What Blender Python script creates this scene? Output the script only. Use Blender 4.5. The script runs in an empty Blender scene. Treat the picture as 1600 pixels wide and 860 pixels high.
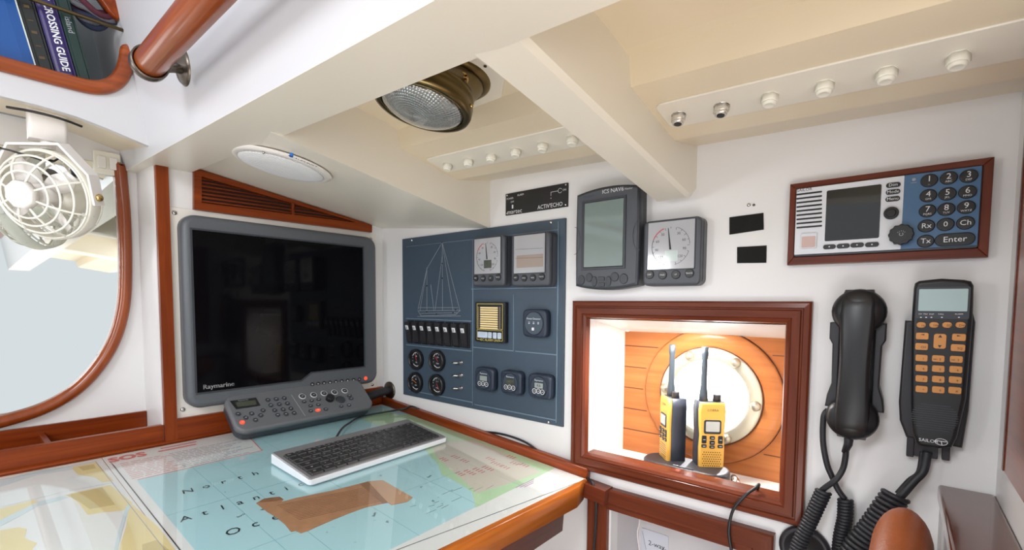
import bpy, bmesh, math, random
from mathutils import Vector, Matrix
random.seed(4)
C = bpy.context.scene.collection
PI = math.pi
H = 1.06                                   # eye height above the cabin sole; everything is laid out about the eye, then lifted by H

# ------------------------------------------------------------------ camera
FPX, CX, CY = 734.0, 800.0, 516.0
YAW, PIT, ROL = .6892, .05788, -.00636
def _axes():
    f = Vector((-math.sin(YAW)*math.cos(PIT), math.cos(YAW)*math.cos(PIT), -math.sin(PIT)))
    r = Vector((math.cos(YAW), math.sin(YAW), 0)); d = f.cross(r)
    c, s = math.cos(ROL), math.sin(ROL)
    return c*r+s*d, -s*r+c*d, f
AR, AD, AF = _axes()
cam = bpy.data.cameras.new('camera'); camo = bpy.data.objects.new('camera', cam); C.objects.link(camo)
cam.sensor_fit = 'HORIZONTAL'; cam.sensor_width = 36; cam.lens = 36*FPX/1600
cam.shift_y = (CY-430)/1600; cam.shift_x = (800-CX)/1600; cam.clip_start = .01
camo.matrix_world = Matrix.Translation((0, 0, H)) @ Matrix((AR, -AD, -AF)).transposed().to_4x4()
bpy.context.scene.camera = camo

# ------------------------------------------------------------------ light
vs = bpy.context.scene.view_settings
vs.view_transform = 'Standard'; vs.look = 'None'; vs.exposure = 0.0; vs.gamma = 1; vs.use_curve_mapping = False
w = bpy.data.worlds.new('world'); bpy.context.scene.world = w; w.use_nodes = True
w.node_tree.nodes['Background'].inputs[0].default_value = (.93, .96, 1, 1)
_n = w.node_tree.nodes; _l = w.node_tree.links; _tc = _n.new('ShaderNodeTexCoord'); _sx = _n.new('ShaderNodeSeparateXYZ'); _mr = _n.new('ShaderNodeMapRange')
_l.new(_tc.outputs['Generated'], _sx.inputs[0]); _l.new(_sx.outputs['Y'], _mr.inputs['Value'])      # the low sun is out beyond the port: sky brightest there
for _k, _v in (('From Min', .2), ('From Max', .75), ('To Min', .80), ('To Max', 7.0)): _mr.inputs[_k].default_value = _v
_l.new(_mr.outputs['Result'], _n['Background'].inputs[1])
def area(name, loc, target, size, energy, col=(1, 1, 1), sy=None):
    l = bpy.data.lights.new(name, 'AREA'); l.energy = energy; l.size = size; l.color = col
    if sy: l.shape = 'RECTANGLE'; l.size_y = sy
    o = bpy.data.objects.new(name, l); C.objects.link(o); o.location = loc
    o.rotation_euler = (Vector(target)-Vector(loc)).to_track_quat('-Z', 'Y').to_euler()
    return o
area('left_key_light', (-.95, -.55, .15), (0, .87, -.15), .16, 2.4, (.97, .98, 1))  # small unseen source added at the left to firm up the handset shadows
area('skylight', (-.25, -.75, .60), (-.45, .55, -.75), .35, 9.5, (.93, .96, 1))
area('right_fill_light', (1.1, -.7, .2), (-.9, .5, -.05), 1.1, 12, (1, .985, .97))  # broad fill added out of view to brighten the left wall
area('floor_bounce_fill', (.10, -.45, -.95), (-.25, .15, .33), .9, 14, (.97, .975, 1))  # upward fill added near the sole, in place of bounce onto the ceiling
area('niche_fill_light', (-.33, .93, -.052), (-.34, .935, -.35), .26, 3.2, (1, .98, .95), .04)  # hidden fill added under the niche head to whiten its sides
sun = bpy.data.lights.new('sun', 'SUN'); sun.energy = 18; sun.angle = .02; suno = bpy.data.objects.new('sun', sun); C.objects.link(suno)
suno.location = (-.3, 3, 2); suno.rotation_euler = Vector((.02, -.30, -.36)).to_track_quat('-Z', 'Y').to_euler()

# ------------------------------------------------------------------ frames (a plane in the cabin: origin, two axes, normal)
def ray(px, py): return AR*((px-CX)/FPX)+AD*((py-CY)/FPX)+AF
def hit(px, py, P, n):
    v = ray(px, py); return v*(P.dot(n)/v.dot(n))
class Fr:
    def __init__(s, O, u, v):
        s.O = Vector(O); s.u = Vector(u).normalized(); s.n = s.u.cross(Vector(v)).normalized(); s.v = s.n.cross(s.u)
    def p(s, px, py, z=0):
        h = hit(px, py, s.O+s.n*z, s.n)-s.O
        return (h.dot(s.u), h.dot(s.v))
    def at(s, a, b, z=0): return Fr(s.O+s.u*a+s.v*b+s.n*z, s.u, s.v)
    def pa(s, px, py, z=0):               # frame re-centred under a point seen at height z
        a, b = s.p(px, py, z); return s.at(a, b)
    def mat(s): return Matrix.Translation(s.O) @ Matrix((s.u, s.v, s.n)).transposed().to_4x4()
    def w(s, a, b, z=0): return s.O+s.u*a+s.v*b+s.n*z
YB, XL = .87, -1.2361
RW = Fr((0, YB, 0), (1, 0, 0), (0, 0, 1))
LW = Fr((XL, 0, 0), (0, 1, 0), (0, 0, 1))
TS = math.atan(.077)
TB = Fr((XL, 0, -.311), (0, 1, 0), (-math.cos(TS), 0, math.sin(TS)))       # chart table surface, slopes down to the seat

# ------------------------------------------------------------------ materials
MATS = {}
def P(name, col, rough=.45, metal=0, coat=0, spec=.5, emit=None, es=1, alpha=1, bump=0, bscale=60, var=0):
    if name in MATS: return MATS[name]
    m = bpy.data.materials.new(name); m.use_nodes = True; nt = m.node_tree; b = nt.nodes['Principled BSDF']
    b.inputs['Base Color'].default_value = (*col, 1); b.inputs['Roughness'].default_value = rough
    b.inputs['Metallic'].default_value = metal; b.inputs['Coat Weight'].default_value = coat
    b.inputs['Coat Roughness'].default_value = .05; b.inputs['Specular IOR Level'].default_value = spec
    if emit: b.inputs['Emission Color'].default_value = (*emit, 1); b.inputs['Emission Strength'].default_value = es
    tc = nt.nodes.new('ShaderNodeTexCoord')
    n = nt.nodes.new('ShaderNodeTexNoise'); n.inputs['Scale'].default_value = bscale; n.inputs['Detail'].default_value = 4
    nt.links.new(tc.outputs['Object'], n.inputs['Vector'])
    if bump:
        bp = nt.nodes.new('ShaderNodeBump'); bp.inputs['Strength'].default_value = bump; bp.inputs['Distance'].default_value = .002
        nt.links.new(n.outputs['Fac'], bp.inputs['Height']); nt.links.new(bp.outputs['Normal'], b.inputs['Normal'])
    v = var or .04
    r = nt.nodes.new('ShaderNodeMapRange'); r.inputs['To Min'].default_value = 1-v; r.inputs['To Max'].default_value = 1+v
    n2 = nt.nodes.new('ShaderNodeTexNoise'); n2.inputs['Scale'].default_value = bscale*.15
    nt.links.new(tc.outputs['Object'], n2.inputs['Vector']); nt.links.new(n2.outputs['Fac'], r.inputs['Value'])
    mx = nt.nodes.new('ShaderNodeMix'); mx.data_type = 'RGBA'; mx.blend_type = 'MULTIPLY'; mx.inputs[0].default_value = 1
    mx.inputs[6].default_value = (*col, 1); nt.links.new(r.outputs['Result'], mx.inputs[7]); nt.links.new(mx.outputs[2], b.inputs['Base Color'])
    MATS[name] = m; return m
def wood(name, c1, c2, axis, scale=1, rough=.3, coat=.12):
    if name in MATS: return MATS[name]
    m = bpy.data.materials.new(name); m.use_nodes = True; nt = m.node_tree; b = nt.nodes['Principled BSDF']
    tc = nt.nodes.new('ShaderNodeTexCoord'); mp = nt.nodes.new('ShaderNodeMapping')
    sc = [70, 70, 70]; sc[axis] = 4
    mp.inputs['Scale'].default_value = [k*scale for k in sc]
    nt.links.new(tc.outputs['Object'], mp.inputs['Vector'])
    n = nt.nodes.new('ShaderNodeTexNoise'); n.inputs['Scale'].default_value = 1.6; n.inputs['Detail'].default_value = 6; n.inputs['Distortion'].default_value = .5
    n2 = nt.nodes.new('ShaderNodeTexNoise'); n2.inputs['Scale'].default_value = .25; n2.inputs['Detail'].default_value = 2
    nt.links.new(mp.outputs['Vector'], n.inputs['Vector']); nt.links.new(mp.outputs['Vector'], n2.inputs['Vector'])
    ad = nt.nodes.new('ShaderNodeMath'); ad.operation = 'MULTIPLY_ADD'; ad.inputs[1].default_value = .6
    nt.links.new(n.outputs['Fac'], ad.inputs[0])
    h = nt.nodes.new('ShaderNodeMath'); h.operation = 'MULTIPLY'; h.inputs[1].default_value = .5
    nt.links.new(n2.outputs['Fac'], h.inputs[0]); nt.links.new(h.outputs[0], ad.inputs[2])
    cr = nt.nodes.new('ShaderNodeValToRGB'); cr.color_ramp.elements[0].position = .35; cr.color_ramp.elements[1].position = .72
    cr.color_ramp.elements[0].color = (*c1, 1); cr.color_ramp.elements[1].color = (*c2, 1)
    nt.links.new(ad.outputs[0], cr.inputs[0]); nt.links.new(cr.outputs[0], b.inputs['Base Color'])
    b.inputs['Roughness'].default_value = rough; b.inputs['Coat Weight'].default_value = coat; b.inputs['Coat Roughness'].default_value = .12; b.inputs['Specular IOR Level'].default_value = .2
    MATS[name] = m; return m
def clear(name, tint=(1, 1, 1), ior=1.45, rough=.0):
    m = bpy.data.materials.new(name); m.use_nodes = True; nt = m.node_tree; nt.nodes.clear()
    o = nt.nodes.new('ShaderNodeOutputMaterial'); mx = nt.nodes.new('ShaderNodeMixShader'); t = nt.nodes.new('ShaderNodeBsdfTransparent')
    g = nt.nodes.new('ShaderNodeBsdfGlossy'); f = nt.nodes.new('ShaderNodeFresnel'); 
    ge = nt.nodes.new('ShaderNodeNewGeometry'); mi = nt.nodes.new('ShaderNodeMix'); mi.inputs[2].default_value = ior; mi.inputs[3].default_value = 1/ior
    nt.links.new(ge.outputs['Backfacing'], mi.inputs[0]); nt.links.new(mi.outputs[0], f.inputs[0])
    t.inputs[0].default_value = (*tint, 1); g.inputs['Roughness'].default_value = rough
    nt.links.new(f.outputs[0], mx.inputs[0]); nt.links.new(t.outputs[0], mx.inputs[1]); nt.links.new(g.outputs[0], mx.inputs[2]); nt.links.new(mx.outputs[0], o.inputs[0])
    MATS[name] = m; return m
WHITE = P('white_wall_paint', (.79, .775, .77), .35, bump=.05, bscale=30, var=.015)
CREAM = P('cream_ceiling_paint', (.755, .65, .485), .35, bump=.05, bscale=25, var=.02)
CREAM2 = P('warm_white_beam_paint', (.79, .742, .645), .32, bump=.05, bscale=25, var=.015)
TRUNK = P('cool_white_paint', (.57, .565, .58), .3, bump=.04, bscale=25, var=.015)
PLATEW = P('mounting_plate_white', (.80, .755, .69), .4)
MR, MD = (.13, .018, .003), (.27, .050, .007)
WOODU = wood('varnished_mahogany_x', MR, MD, 0)
WOODV = wood('varnished_mahogany_y', MR, MD, 1)
WOODW = wood('varnished_mahogany_z', MR, MD, 2)
DKWU = wood('dark_mahogany_x', (.075, .016, .009), (.17, .04, .02), 0)
DKWV = wood('dark_mahogany_y', (.075, .016, .009), (.17, .04, .02), 1)
FRU = wood('hatch_mahogany_x', (.080, .017, .008), (.175, .040, .017), 0)
FRV = wood('hatch_mahogany_y', (.080, .017, .008), (.175, .040, .017), 1)
ORGU = wood('orange_varnished_teak_x', (.28, .065, .008), (.50, .145, .018), 0)
ORGV = wood('red_varnished_teak_y', (.15, .026, .005), (.33, .070, .012), 1, coat=.5)
ORGR = wood('red_varnished_teak_x', (.15, .028, .005), (.28, .062, .011), 0, coat=.3)
PLNK = wood('niche_plank_teak', (.34, .098, .026), (.50, .18, .055), 0, .7)
GREY = P('marine_grey_plastic', (.098, .106, .118), .42, bump=.05, bscale=900)
GREYD = P('dark_grey_plastic', (.036, .041, .050), .4)
GREYI = P('instrument_grey_plastic', (.068, .074, .088), .42)
GREYM = P('mid_grey_plastic', (.13, .135, .145), .42)
BLK = P('black_plastic', (.012, .012, .014), .35)
BLKM = P('black_satin_plastic', (.022, .02, .024), .45)
RUB = P('black_rubber', (.014, .014, .018), .5)
BLUE = P('slate_blue_panel', (.052, .078, .110), .42, bump=.04, bscale=500)
BLUEL = P('slate_blue_ridge', (.15, .215, .28), .35)
NAVY = P('navy_plastic', (.022, .032, .055), .4)
NAVYD = P('dark_navy_plastic', (.010, .015, .027), .4)
RBLUE = P('radio_blue', (.065, .15, .28), .35)
RWHT = P('radio_silver_white', (.72, .74, .78), .3)
SCR = P('display_glass_black', (.003, .003, .004), .06, spec=.12)
LCD = P('grey_lcd', (.30, .335, .32), .08, coat=.6)
LCDL = P('pale_lcd', (.42, .50, .47), .15, coat=.4)
LCDD = P('dark_lcd', (.055, .065, .045), .2, coat=.4)
DIAL = P('instrument_dial_grey', (.40, .40, .42), .12, coat=.8)
PRW = P('white_print', (.75, .76, .78), .5)
PRK = P('black_print', (.02, .02, .025), .5)
PRR = P('red_print', (.55, .05, .05), .5)
PRG = P('grey_print', (.33, .35, .38), .5)
REDB = P('red_lit_button', (.75, .06, .03), .4, emit=(1, .12, .05), es=.6)
AMB = P('amber_lit_key', (.60, .26, .07), .5)
CHR = P('chrome', (.62, .61, .60), .18, 1)
BRS = P('aged_brass', (.17, .125, .055), .3, 1)
BRSL = P('polished_brass', (.60, .42, .16), .22, 1)
BRZ = P('grey_bronze', (.15, .125, .105), .35, 1)
PLW = P('white_plastic', (.80, .76, .72), .35)
PLW2 = P('cream_plastic', (.83, .80, .70), .3)
SILV = P('silver_white_plastic', (.74, .76, .80), .3)
YEL = P('yellow_plastic', (.76, .41, .07), .4)
MIR = P('mirror_silver', (.90, .95, .94), .02, 1, var=.002)
LEA = P('tan_leather', (.33, .085, .022), .42, bump=.25, bscale=220, var=.12)

# ------------------------------------------------------------------ mesh kit
_TX = {}
def textmesh(s, bold=0):
    if (s, bold) in _TX: return _TX[(s, bold)]
    c = bpy.data.curves.new('t', 'FONT'); c.body = s; c.size = 1; c.align_x = 'CENTER'; c.align_y = 'CENTER'; c.resolution_u = 2; c.offset = bold
    o = bpy.data.objects.new('t', c); C.objects.link(o); bpy.context.view_layer.update()
    me = bpy.data.meshes.new_from_object(o.evaluated_get(bpy.context.evaluated_depsgraph_get()))
    bpy.data.objects.remove(o); bpy.data.curves.remove(c)
    _TX[(s, bold)] = me; return me
def outline(cx, cy, w, h, r, seg=5):
    r = min(r, w/2-1e-5, h/2-1e-5); pts = []
    if r <= 0: return [(cx-w/2, cy-h/2), (cx+w/2, cy-h/2), (cx+w/2, cy+h/2), (cx-w/2, cy+h/2)]
    for (sx, sy, a0) in ((1, -1, -PI/2), (1, 1, 0), (-1, 1, PI/2), (-1, -1, PI)):
        for k in range(seg+1):
            a = a0+PI/2*k/seg
            pts.append((cx+sx*(w/2-r)+r*math.cos(a), cy+sy*(h/2-r)+r*math.sin(a)))
    return pts
def circ(cx, cy, r, n=24, ry=None, a0=0): return [(cx+r*math.cos(a0+2*PI*k/n), cy+(ry or r)*math.sin(a0+2*PI*k/n)) for k in range(n)]
def inset(pts, d):
    n = len(pts); out = []
    for i in range(n):
        p0 = Vector(pts[i-1]); p1 = Vector(pts[i]); p2 = Vector(pts[(i+1) % n])
        a = (p1-p0); b = (p2-p1)
        a = a.normalized() if a.length > 1e-9 else b.normalized()
        b = b.normalized() if b.length > 1e-9 else a
        na = Vector((-a.y, a.x)); nb = Vector((-b.y, b.x)); m = na+nb
        if m.length < 1e-6: m = na
        m.normalize(); k = d/max(.4, m.dot(na))
        out.append((p1.x+m.x*k, p1.y+m.y*k))
    return out
class MB:
    def __init__(s): s.bm = bmesh.new(); s.i = 0; s.M = Matrix()
    def m(s, i): s.i = i; return s
    def _v(s, co): return s.bm.verts.new(s.M @ Vector(co))
    def _f(s, vs, smooth=False):
        try: f = s.bm.faces.new(vs)
        except ValueError: return None
        f.material_index = s.i; f.smooth = smooth; return f
    def rings(s, rings, cap0=True, cap1=True, smooth=False, closed=False):
        R = [[s._v(c) for c in r] for r in rings]; n = len(R[0])
        L = len(R)
        for a in range(L if closed else L-1):
            A, B = R[a], R[(a+1) % L]
            for k in range(n): s._f([A[k], A[(k+1) % n], B[(k+1) % n], B[k]], smooth)
        if not closed:
            if cap0: s._f(R[0][::-1], False)
            if cap1: s._f(R[-1], False)
        return s
    def box(s, x0, x1, y0, y1, z0, z1):
        return s.rings([[(x0, y0, z0), (x1, y0, z0), (x1, y1, z0), (x0, y1, z0)], [(x0, y0, z1), (x1, y0, z1), (x1, y1, z1), (x0, y1, z1)]])
    def hexa(s, b, t): return s.rings([b, t])
    def prism(s, pts, z0, z1, bev=0, nb=3, smooth=True):
        if sum(pts[i-1][0]*pts[i][1]-pts[i][0]*pts[i-1][1] for i in range(len(pts))) < 0: pts = pts[::-1]
        R = [[(x, y, z0) for x, y in pts]]
        if bev:
            for k in range(nb+1):
                a = PI/2*k/nb; q = inset(pts, bev*(1-math.cos(a)))
                R.append([(x, y, z1-bev+bev*math.sin(a)) for x, y in q])
        else: R.append([(x, y, z1) for x, y in pts])
        return s.rings(R, smooth=smooth and bev > 0)
    def rbox(s, cx, cy, w, h, z0, z1, r=0, bev=0, seg=5): return s.prism(outline(cx, cy, w, h, r, seg), z0, z1, bev)
    def flat(s, pts, z):
        if sum(pts[i-1][0]*pts[i][1]-pts[i][0]*pts[i-1][1] for i in range(len(pts))) < 0: pts = pts[::-1]
        s._f([s._v((x, y, z)) for x, y in pts]); return s
    def line(s, a, b, wd, z, t=.0002):
        d = Vector(b)-Vector(a)
        if d.length < 1e-7: return s
        n = Vector((-d.y, d.x)).normalized()*wd/2
        return s.prism([(a[0]-n.x, a[1]-n.y), (b[0]-n.x, b[1]-n.y), (b[0]+n.x, b[1]+n.y), (a[0]+n.x, a[1]+n.y)], z, z+t, smooth=False)
    def pline(s, pts, wd, z, t=.0002):
        for a, b in zip(pts, pts[1:]): s.line(a, b, wd, z, t)
        return s
    def arc(s, cx, cy, r, a0, a1, wd, z, n=16, ry=None): return s.pline([(cx+r*math.cos(a0+(a1-a0)*k/n), cy+(ry or r)*math.sin(a0+(a1-a0)*k/n)) for k in range(n+1)], wd, z)
    def lathe(s, prof, cx=0, cy=0, seg=32, smooth=True, cap0=True, cap1=True, closed=False):
        return s.rings([[(cx+r*math.cos(2*PI*k/seg), cy+r*math.sin(2*PI*k/seg), z) for k in range(seg)] for r, z in prof], cap0, cap1, smooth, closed)
    def cyl(s, cx, cy, r, z0, z1, seg=24, bev=0):
        return s.prism(circ(cx, cy, r, seg), z0, z1, bev)
    def tube(s, path, r, seg=10, closed=False, caps=True, flat=None):
        P_ = [Vector(p) for p in path]; n = len(P_); R = []
        up = None
        for i in range(n):
            if closed: t = P_[(i+1) % n]-P_[i-1]
            else: t = P_[min(i+1, n-1)]-P_[max(i-1, 0)]
            t.normalize()
            if up is None:
                up = Vector((0, 0, 1)) if abs(t.z) < .9 else Vector((1, 0, 0))
            a = t.cross(up).normalized(); b = a.cross(t).normalized(); up = b
            rr = r[i] if isinstance(r, (list, tuple)) else r
            ra, rb = (rr, rr) if not flat else (rr*flat[0], rr*flat[1])
            R.append([P_[i]+a*ra*math.cos(2*PI*k/seg)+b*rb*math.sin(2*PI*k/seg) for k in range(seg)])
        return s.rings(R, caps, caps, True, closed)
    def ball(s, c, rx, ry, rz, seg=24, nr=12, e=1.0):
        R = []
        for k in range(nr+1):
            a = -PI/2+PI*k/nr; cr = max(1e-4, abs(math.cos(a))**e); sz = math.copysign(abs(math.sin(a))**e, math.sin(a))
            R.append([(c[0]+rx*cr*math.cos(2*PI*j/seg), c[1]+ry*cr*math.sin(2*PI*j/seg), c[2]+rz*sz) for j in range(seg)])
        return s.rings(R, smooth=True)
    def frame(s, x0, x1, y0, y1, prof, mh=0, mv=1):      # mitred rectangular frame; prof = (inset from outer edge, height)
        L = []
        for d, z in prof: L.append([(x0+d, y0+d, z), (x1-d, y0+d, z), (x1-d, y1-d, z), (x0+d, y1-d, z)])
        for k in range(4):
            s.i = mh if k % 2 == 0 else mv
            for a, b in zip(L, L[1:]+L[:1]):
                s._f([s._v(a[k]), s._v(a[(k+1) % 4]), s._v(b[(k+1) % 4]), s._v(b[k])])
        return s
    def holed(s, x0, x1, y0, y1, cx, cy, r, z, n=64):
        A = []; B = []
        for k in range(n):
            a = 2*PI*k/n; c, q = math.cos(a), math.sin(a)
            tx = ((x1-cx)/c if c > 1e-9 else (x0-cx)/c if c < -1e-9 else 1e9); ty = ((y1-cy)/q if q > 1e-9 else (y0-cy)/q if q < -1e-9 else 1e9)
            t = min(tx, ty); A.append(s._v((cx+c*t, cy+q*t, z))); B.append(s._v((cx+c*r, cy+q*r, z)))
        for k in range(n): s._f([B[k], B[(k+1) % n], A[(k+1) % n], A[k]][::-1])
        for X in (x0, x1):
            for Y in (y0, y1):
                k = int((math.atan2(Y-cy, X-cx) % (2*PI))/(2*PI)*n)
                s._f([A[k], s._v((X, Y, z)), A[(k+1) % n]])
        return s
    def text(s, t, size, x, y, z, rot=0, sx=1, up=.00025, shear=0, bold=0):
        me = textmesh(t, bold); M = s.M @ Matrix.Translation((x, y, z)) @ Matrix.Rotation(rot, 4, 'Z') @ Matrix(((size*sx, shear*size, 0, 0), (0, size, 0, 0), (0, 0, 1, 0), (0, 0, 0, 1)))
        vs_ = [s.bm.verts.new(M @ (v.co+Vector((0, 0, up)))) for v in me.vertices]
        for p in me.polygons:
            try: f = s.bm.faces.new([vs_[i] for i in p.vertices]); f.material_index = s.i
            except ValueError: pass
        return s
    def mesh(s, name, mats):
        bmesh.ops.remove_doubles(s.bm, verts=s.bm.verts, dist=1e-7)
        me = bpy.data.meshes.new(name); s.bm.to_mesh(me); s.bm.free()
        for x in (mats if isinstance(mats, (list, tuple)) else [mats]): me.materials.append(x)
        return me
    def build(s, name, mats, parent=None, loc=None, label=None, weld=True):
        o = bpy.data.objects.new(name, s.mesh(name, mats)); C.objects.link(o)
        if parent is not None: o.parent = parent
        if loc is not None: o.location = loc
        if label: o['label'] = label
        return o
def thing(name, label, cat, fr, group=None):
    o = bpy.data.objects.new(name, None); C.objects.link(o); o.empty_display_size = .02
    o.matrix_world = fr.mat() if isinstance(fr, Fr) else Matrix.Translation(fr)
    tag(o, label, cat, group); return o
def tag(o, label, cat, group=None):
    o['label'] = label; o['category'] = cat
    if group: o['group'] = group
    return o
def setting(o): o['kind'] = 'structure'; return o
def copytree(o, parent=None):
    c = o.copy(); C.objects.link(c)
    if parent is not None: c.parent = parent
    for ch in list(o.children): copytree(ch, c)
    return c
def place(o, fr): o.matrix_world = fr.mat() if isinstance(fr, Fr) else Matrix.Translation(fr)
def smooth_path(pts, n=6):
    P_ = [Vector(p) for p in pts]; out = []
    for i in range(len(P_)-1):
        p0 = P_[max(i-1, 0)]; p1 = P_[i]; p2 = P_[i+1]; p3 = P_[min(i+2, len(P_)-1)]
        for k in range(n):
            t = k/n
            out.append(.5*((2*p1)+(p2-p0)*t+(2*p0-5*p1+4*p2-p3)*t*t+(3*p1-p0-3*p2+p3)*t**3))
    out.append(P_[-1]); return out

# ================================================================== THE CABIN
def sh(x): return -.035*(x+.29)             # sheer: the deckhead rises toward the left wall
# right-hand bulkhead with the niche opening and the lower cupboard opening
NX0, NX1, NZ0, NZ1 = -.5035, -.1414, -.330, -.033
LX0, LX1, LZ1, LZ0 = -.446, -.184, -.424, -.72
b = MB()
def wallrect(x0, x1, z0, z1): b.box(x0, x1, z0, z1, -.03, 0)
wallrect(XL-.03, NX0, -1.06, .33); wallrect(NX1, .107, -1.06, .33); wallrect(NX0, NX1, NZ1, .33)
wallrect(NX0, LX0, -1.06, NZ0); wallrect(LX1, NX1, -1.06, NZ0); wallrect(LX0, LX1, LZ1, NZ0); wallrect(LX0, LX1, -1.06, LZ0)
wb = b.build('wall_back', WHITE); wb.matrix_world = RW.mat(); setting(wb)
# recess of the niche: sides, sloped head, floor
b = MB(); D = .17
b.hexa([(NX0-.02, -.352, -.03), (NX0, -.352, -.03), (NX0, -.02, -.03), (NX0-.02, -.02, -.03)], [(NX0-.02, -.352, -D), (NX0, -.352, -D), (NX0, -.02, -D), (NX0-.02, -.02, -D)])
b.box(NX1, NX1+.02, -.372, -.02, -D, -.03)
b.hexa([(NX0, NZ1, 0), (NX1, NZ1, 0), (NX1, -.066, -D), (NX0, -.066, -D)], [(NX0, NZ1+.02, 0), (NX1, NZ1+.02, 0), (NX1, -.046, -D), (NX0, -.046, -D)])
b.box(NX0-.02, NX1+.02, -.372, -.352, -D, -.03)
b.box(NX0, NX1, -.352, -.331, -.03, -.022)
wn = b.build('wall_niche', P('niche_white_paint', (.86, .85, .82), .4)); wn.matrix_world = RW.mat(); setting(wn)
# plank lining at the back of the niche with the round hole of the port
pc = RW.p(1110, 618, -D)
b = MB(); zz = -D+.004; rows = [-.352, -.30, -.25, -.20, -.15, -.10, -.066]
b.holed(NX0, NX1, -.352, -.066, pc[0], pc[1], .092, zz)
b.holed(NX0, NX1, -.352, -.066, pc[0], pc[1], .092, zz-.02)
b.lathe([(.092, zz-.02), (.092, zz)], pc[0], pc[1], 64, cap0=False, cap1=False)
b.m(1)
for z in rows[1:-1]:
    dx = math.sqrt(max(0, .15**2-(z-pc[1])**2))
    b.box(NX0, pc[0]-dx, z-.0009, z+.0009, zz, zz+.0006)
    if pc[0]+dx < NX1: b.box(pc[0]+dx, NX1, z-.0009, z+.0009, zz, zz+.0006)
o = b.build('wall_niche_planks', [PLNK, P('plank_seam', (.10, .025, .008), .6)]); o.matrix_world = RW.mat(); setting(o)
# left wall (display bay), its return and the mirror wall further out
b = MB(); b.box(.3255, YB, -1.06, .36, -.03, 0); o = b.build('wall_left', WHITE); o.matrix_world = LW.mat(); setting(o)
XM = -1.365
b = MB(); b.box(XM, XL, .297, .3255, -1.06, .36); o = setting(b.build('wall_return', WHITE))
b = MB(); b.box(XM-.03, XM, -1.1, .327, -1.06, .42); o = setting(b.build('wall_mirror', WHITE))
# right end bulkhead
b = MB(); b.box(.107, .137, .55, YB, -1.06, .40); setting(b.build('wall_right', WHITE))
# floor
b = MB(); b.box(XM, 2.0, -1.6, YB, -1.09, -1.06); setting(b.build('floor', wood('cabin_sole_teak', (.20, .15, .09), (.30, .22, .13), 0)))
# cabin trunk face above the carlin (leans in a little) and the far continuation of the deck edge
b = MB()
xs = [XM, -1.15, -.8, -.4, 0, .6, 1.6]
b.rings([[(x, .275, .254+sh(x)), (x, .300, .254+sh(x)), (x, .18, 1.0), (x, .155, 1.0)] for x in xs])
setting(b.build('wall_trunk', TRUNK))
# ceiling: deckhead, stepped shelf against the back wall
ce = bpy.data.objects.new('ceiling', None); C.objects.link(ce); setting(ce)
b = MB(); X0, X1 = XL-.2, 1.6
prof = [(.29, .372), (.578, .330), (.592, .326), (.600, .290), (.757, .262), (.762, .262), (.875, .283), (.875, .42), (.29, .42)]
b.rings([[(x, y, z+sh(x)) for y, z in prof] for x in [-.80, -.29, .2, .8, 1.6]], smooth=False)
b.build('deckhead', CREAM, ce)
b = MB()
b.rings([[(x, .275, .2535+sh(x)), (x, .367, .2535+sh(x)), (x, .367, .42+sh(x)), (x, .3, .42+sh(x))] for x in xs])
b.build('carlin', CREAM2, ce)
# deck beams
def beam(xa, xb, z_near, z_far, za_l=0):
    b = MB(); k = .006
    def sec(y, z): return [(xa, y, .36), (xa, y, z+k), (xa+k, y, z), (xb-k, y, z), (xb, y, z+k), (xb, y, .36)]
    b.rings([sec(.34, z_near+.009), sec(.80, z_far+.0055), sec(.838, z_far), sec(.852, z_far+.003), sec(.871, z_far+.015)])
    return b.build('deck_beam', CREAM2, ce)
bl = RW.p(1019, 315, .04)[0]
XB2 = -.2905; XB1 = -.789
beam(bl, XB2, .2495, .186)
beam(.36, .46, .235, .17)
# flush lining panel between the left wall and the first beam (carries the speaker)
b = MB()
b.hexa([(XL-.0, .34, .3035), (XB1, .34, .272), (XB1, .871, .183), (XL-.0, .871, .2255)], [(XL-.0, .34, .40), (XB1, .34, .40), (XB1, .871, .40), (XL-.0, .871, .40)])
b.build('lining_panel', CREAM2, ce)
# outboard underside of the book locker
b = MB()
b.rings([[(-1.152, y, z), (-1.152, y, z+.004), (XM, y, z+.034), (XM, y, z+.030)] for y, z in ((-1.1, .334), (.075, .333), (.12, .3325), (.168, .328), (.21, .319), (.24, .311), (.273, .303))])
b.build('locker_underside', CREAM, ce)

# ------------------------------------------------------------------ window_1: round port in the niche
wf = RW.at(pc[0], pc[1], -D+.004)
w1 = bpy.data.objects.new('window_1', None); C.objects.link(w1); w1.matrix_world = wf.mat(); setting(w1)
b = MB(); b.lathe([(.104, 0), (.104, .006), (.107, .009), (.139, .009), (.142, .006), (.142, 0)], seg=72, closed=True)
b.build('wooden_ring', [PLNK], w1)
b = MB(); b.lathe([(.1418, 0), (.1418, .0012), (.1436, .0012), (.1436, 0)], seg=72, closed=True); b.lathe([(.1036, .0085), (.1036, .0108), (.1050, .0108), (.1050, .0085)], seg=72, closed=True); b.build('ring_seam', MATS['plank_seam'], w1)
b = MB(); b.lathe([(.078, 0), (.078, .010), (.081, .013), (.100, .013), (.104, .010), (.104, 0)], seg=64, closed=True)
b.build('brass_ring', P('dull_brass_ring', (.60, .55, .42), .42, .6), w1)
for k in range(6):
    a = PI/3*k-.08; b = MB(); b.lathe([(.0100, .0125), (.0100, .016), (.0075, .021), (.002, .0235)], .0925*math.cos(a), .0925*math.sin(a), 18)
    b.build('bolt', P('grey_bolt', (.50, .46, .36), .3, .8), w1)
b = MB(); b.cyl(0, 0, .079, -.012, -.006, 48); b.build('glass', clear('port_glass'), w1)

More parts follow.
